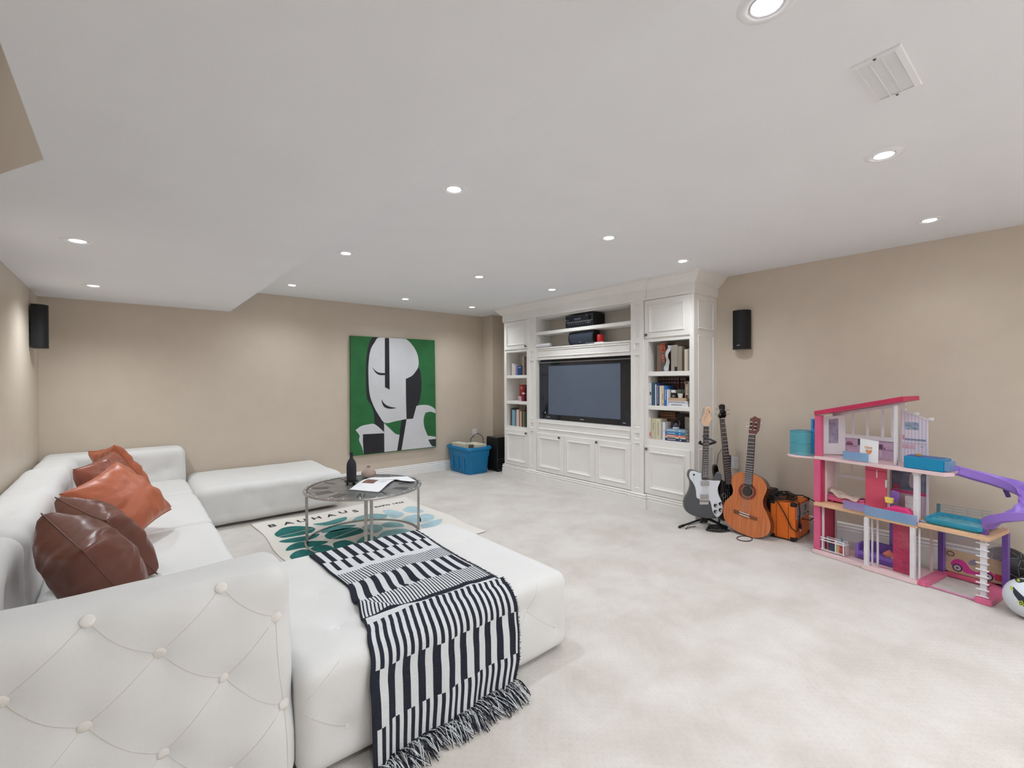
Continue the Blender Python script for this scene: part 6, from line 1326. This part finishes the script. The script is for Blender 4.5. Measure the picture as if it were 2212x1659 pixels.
bx((.925, .055, .408), (.955, .095, .445), 'slide_foot', DPURP); q = MB(); q.tube([(.98, .27, .665), (.985, .285, .64), (.99, .29, .62)], .012, 8); q.build('slide_clip', DPURP, d)
bx((.955, .30, .385), (.985, .33, .42), 'corner_bracket', mat('skin_tan_plastic', (226, 190, 176), .5))
# ---- toy furniture inside (things of their own)
RM = Matrix.Rotation(DR, 3, 'Z')
def toy(name, label, cat, loc, rz=0): return thing(name, label, cat, Vector(DH)+RM@Vector(loc), rot=(0, 0, DR+rz), world=False)
t = toy('toy_bed', 'small pink toy bed with floral cloth on the dollhouse second floor', 'toy bed', (.155, .17, .3975))
bx((-.135, -.045, .012), (.135, .045, .045), 'bed_frame', PINK, t, bevel=.006); bx((-.142, -.05, .0), (-.128, .05, .105), 'headboard', PINK, t, bevel=.006); bx((-.125, -.04, .045), (.13, .04, .058), 'mattress', mat('pink_mattress', (222, 110, 156), .6), t, bevel=.006)
for x_ in (-.10, .10): bx((x_, -.04, 0), (x_+.02, .04, .013), 'foot', DPINK, t)
q = MB(); q.grid(14, 8, lambda u, v: (-.11+.20*u+.02*v, -.046+.085*v-.02*u*(1-v), .064+.035*(1-u)*math.exp(-((u-.0)/.25)**2)+.006*math.sin(u*12+v*5)-.02*max(0, .25-v)*3)); q.build('floral_cloth', mat('floral_print_cloth', (212, 190, 178), .9, var=.3, nscale=140), t, smooth='all', solid=.002)
t = toy('toy_sofa', 'small purple toy sofa on the dollhouse ground floor', 'toy sofa', (.395, .165, .027))
bx((-.15, -.05, .01), (.15, .05, .055), 'seat', PURP, t, bevel=.008); bx((-.15, .035, .05), (.15, .06, .125), 'back', DPURP, t, bevel=.008); bx((-.165, -.055, .0), (-.14, .06, .105), 'arm', PURP, t, bevel=.008); bx((.14, -.055, .0), (.165, .06, .105), 'arm', PURP, t, bevel=.008); bx((-.14, -.056, .002), (.14, -.05, .03), 'skirt', DPURP, t)
t = toy('toy_cushion', 'tiny orange toy pillow on the purple toy sofa', 'toy pillow', (.425, .155, .100)); q = MB()
q.grid(8, 8, lambda u, v: ((u-.5)*.05, -.004*0+.010*(1-(2*u-1)**2)*(1-(2*v-1)**2), (v-.5)*.05)); q.grid(8, 8, lambda u, v: ((u-.5)*.05, -.010*(1-(2*u-1)**2)*(1-(2*v-1)**2), (v-.5)*.05)); o = q.build('pillow_cover', cmat((222, 130, 104)), t, smooth='all'); t.rotation_euler = (R(-25), R(45), DR)
t = toy('toy_dish', 'pale flat toy dish beside the tiny orange pillow', 'toy dish', (.475, .135, .084)); q = MB(); q.lathe([(0, 0), (.022, .0), (.030, .006), (.026, .006), (0, .003)], n=18); q.build('dish', cmat((206, 196, 222)), t, smooth=True)
t = toy('toy_crib', 'white toy bunk rail with yellow and red bars at the left ground floor', 'toy furniture', (.105, .10, .027), 0)
q = MB(); W2 = DW
for z_ in (.095, .075): bx((-.085, -.05, z_), (.085, -.043, z_+.008), 'rail', DW, t, bevel=.001)
bx((-.08, .03, .085), (.07, .037, .092), 'rail', DW, t, bevel=.001); bx((-.085, -.05, .004), (.085, -.043, .012), 'rail', DW, t, bevel=.001)
for x_ in (-.075, .018, .072): bx((x_, -.049, .0), (x_+.009, -.042, .10), 'upright', DW, t, bevel=.001)
bx((-.075, .03, .0), (-.068, .037, .09), 'upright', DW, t, bevel=.001); bx((.062, .03, .0), (.069, .037, .09), 'upright', DW, t, bevel=.001)
for i in range(6): bx((.028, -.047, .016+.011*i), (.048, -.043, .021+.011*i), 'yellow_bar', cmat((238, 220, 140)), t, bevel=0); bx((.048, -.047, .016+.011*i), (.070, -.043, .021+.011*i), 'red_bar', cmat((206, 60, 62)), t, bevel=0)
bx((.0, -.03, .07), (.085, .03, .078), 'toy_table_top', DW, t); bx((.08, -.03, .0), (.085, .03, .07), 'toy_table_side', PPINK, t); bx((-.04, -.01, .0), (.01, .01, .05), 'dark_seat', cmat((76, 92, 112)), t)
for x_ in (-.045, .04): q = MB(); q.lathe([(.006, 0), (.006, .03), (.003, .036), (.003, .045)], c=(x_, .01, .078 if x_ > 0 else .05), n=10); q.build('toy_bottle', cmat((66, 150, 160)), t, smooth=True)
t = toy('toy_chair', 'small purple toy chair on the dollhouse second floor', 'toy chair', (.462, .13, .3935)); q = MB(); q.prism(smooth2([(-.022, .10), (-.024, .15), (-.012, .176), (.012, .172), (.026, .168), (.026, .12), (.014, .10)], 3), lambda x, z_: (x, .012, z_), lambda x, z_: (x, .018, z_)); q.build('backrest', PURP, t, bevel=.002)
bx((-.022, -.022, .065), (.022, .016, .072), 'seat', PURP, t); bx((-.004, -.004, .0), (.004, .004, .065), 'pedestal', PURP, t)
for x_ in (-.018, .014): bx((x_, .010, .07), (x_+.004, .014, .11), 'support', PURP, t)
t = toy('toy_basket', 'small pale yellow toy basket perched in front of the purple toy chair', 'toy basket', (.450, .095, .485)); q = MB(); q.prism([(-.019, 0), (.019, 0), (.024, .036), (-.024, .038)], lambda x, z_: (x, -.014, z_), lambda x, z_: (x, .014, z_)); q.build('basket', cmat((240, 218, 112)), t, bevel=.003)
q = MB(); q.cyl((0, 0, -.0905), (0, 0, 0), .003, 8); q.build('stem', DW, t); q = MB(); q.lathe([(.018, -.0905), (.018, -.088)], n=14); q.build('stand_base', DW, t)
t = toy('toy_shoe', 'tiny pale blue toy shoe at the edge of the second floor', 'toy shoe', (.655, .045, .409)); q = MB(); q.tube([(-.016, 0, .006), (-.006, .002, .008), (.006, .0, .006), (.014, -.003, .004)], [.005, .0065, .005, .003], 8); q.build('shoe_body', cmat((150, 176, 226)), t, smooth='all')
t = toy('toy_slippers', 'tiny pink toy slippers on the ground floor before the purple sofa', 'toy shoe', (.435, .055, .027))
for dx in (-.012, .014): q = MB(); q.tube([(dx-.012, 0, .005), (dx, .004, .007), (dx+.012, 0, .004)], [.005, .007, .004], 8); q.build('slipper', cmat((216, 150, 176)), t, smooth='all')

# ---------------------------------------------------------------- balls
def uvball(r, nu=48, nv=24):
    q = MB(); return q.grid(nu, nv, lambda u, v: (r*math.cos(2*math.pi*u)*math.sin(math.pi*v), r*math.sin(2*math.pi*u)*math.sin(math.pi*v), r*math.cos(math.pi*v)), flip=True)
def ball(name, label, c, r, m): 
    t = thing(name, label, 'ball', c, world=False); uvball(r).build('shell', m, t, smooth='all'); return t
def onball(t, c, r, dirv, up, poly, m, name, h=.0012):
    dirv = Vector(dirv).normalized(); up = Vector(up); up = (up-dirv*up.dot(dirv)).normalized(); rt = up.cross(dirv); vs = []
    n = len(poly); cen = sum((Vector(p) for p in poly), Vector((0, 0)))/n
    rings = [1, .66, .33]; fs = []
    for s_ in rings:
        for p in poly: v = Vector(p)*s_+cen*(1-s_); vs.append((dirv+rt*v.x+up*v.y).normalized()*(r+h))
    for k in range(len(rings)-1):
        for j in range(n): fs.append((k*n+j, k*n+(j+1) % n, (k+1)*n+(j+1) % n, (k+1)*n+j))
    vs.append((dirv+rt*cen.x+up*cen.y).normalized()*(r+h)); k = len(rings)-1
    for j in range(n): fs.append((k*n+j, k*n+(j+1) % n, len(vs)-1))
    q = MB(); q.add(vs, fs); return q.build(name, m, t, smooth='all', fixn=False)
camv = Vector((0, 0, 1.355))
SB1 = Vector((3.90, .098, .110)); t = ball('soccer_ball', 'white soccer ball with dark and lime panels in front of the black ball', SB1, .110, mat('white_ball_panel', (222, 228, 236), .35, var=.02, bump=.2, bscale=300))
vd = (camv-SB1).normalized(); rtv = Vector((0, 0, 1)).cross(vd).normalized(); upv = vd.cross(rtv)
def dirat(a, b): return vd+rtv*a+upv*b
DK = cmat((44, 50, 62), .35); LM = cmat((196, 214, 50), .4)
# note: rtv points to the right as seen from the camera
onball(t, SB1, .110, dirat(-.05, -.05), upv, smooth2([(-.78, .62), (-.66, .52), (-.42, .20), (-.05, .06), (.28, .08), (.6, .25), (.8, -.2), (.45, -.52), (.10, -.62), (-.15, -.48), (-.42, -.12), (-.66, .2)], 2), DK, 'dark_panel')
onball(t, SB1, .110, dirat(-.9, 1.9), upv, smooth2([(-.30, .10), (-.1, .16), (.22, .12), (.25, -.06), (.12, -.22), (-.08, -.12)], 2), DK, 'dark_panel')
onball(t, SB1, .1105, dirat(-.9, 1.75), upv, [(-.12, .10), (.0, .10), (.02, .0), (.12, -.02), (.10, -.12), (-.02, -.08), (-.04, .02), (-.12, .02)], LM, 'lime_mark', .0016)
onball(t, SB1, .1105, dirat(-.85, .42), upv, [(-.12, .14), (-.04, .12), (.0, .02), (.08, -.04), (.06, -.10), (-.04, -.06), (-.10, .04)], LM, 'lime_mark', .0016)
EMB = dirat(-.34, -.34)
onball(t, SB1, .1105, EMB, upv, [(-.10, .10), (.06, .14), (.10, -.06), (-.06, -.14)], LM, 'lime_emblem', .0016); onball(t, SB1, .1105, EMB, upv, [(-.065, .065), (.04, .09), (.065, -.04), (-.04, -.09)], DK, 'emblem_ring', .0022); onball(t, SB1, .1105, EMB, upv, [(-.032, .032), (.02, .045), (.032, -.02), (-.02, -.045)], LM, 'emblem_centre', .0028)
BB = Vector((4.43, .215, .122)); t = ball('black_ball', 'black ball with thin pale triangle lines beside the dollhouse', BB, .122, mat('matte_black_rubber', (24, 24, 28), .55, var=.1))
bm = bmesh.new(); bmesh.ops.create_icosphere(bm, subdivisions=2, radius=.1225); PL = cmat((176, 170, 160)); random.seed(2); rot_ = Matrix.Rotation(.5, 3, 'X')@Matrix.Rotation(.9, 3, 'Z')
q = MB()
for e in bm.edges:
    if random.random() < .62:
        a, b = [rot_@v.co for v in e.verts]; q.tube([a.lerp(b, .12).normalized()*.1222, a.lerp(b, .5).normalized()*.1222, a.lerp(b, .88).normalized()*.1222], .0009, 4)
bm.free(); o = q.build('line_pattern', PL, t)
RB = Vector((4.26, -.01, .11)); t = ball('red_ball', 'white ball with red and green patches behind the soccer ball', RB, .11, mat('cream_ball_panel', (216, 204, 190), .4, var=.03))
vd = (camv-RB).normalized(); rtv = Vector((0, 0, 1)).cross(vd).normalized(); upv = vd.cross(rtv)
onball(t, RB, .11, vd+rtv*-.55+upv*.75, upv, smooth2([(-.4, -.2), (-.2, .12), (.1, .3), (.4, .3), (.3, .12), (0, .05), (-.2, -.15)], 2), cmat((206, 78, 74)), 'red_patch'); onball(t, RB, .11, vd+rtv*-.3+upv*.45, upv, smooth2([(-.2, -.1), (-.05, .12), (.2, .15), (.1, -.1)], 2), cmat((70, 140, 120)), 'green_patch')
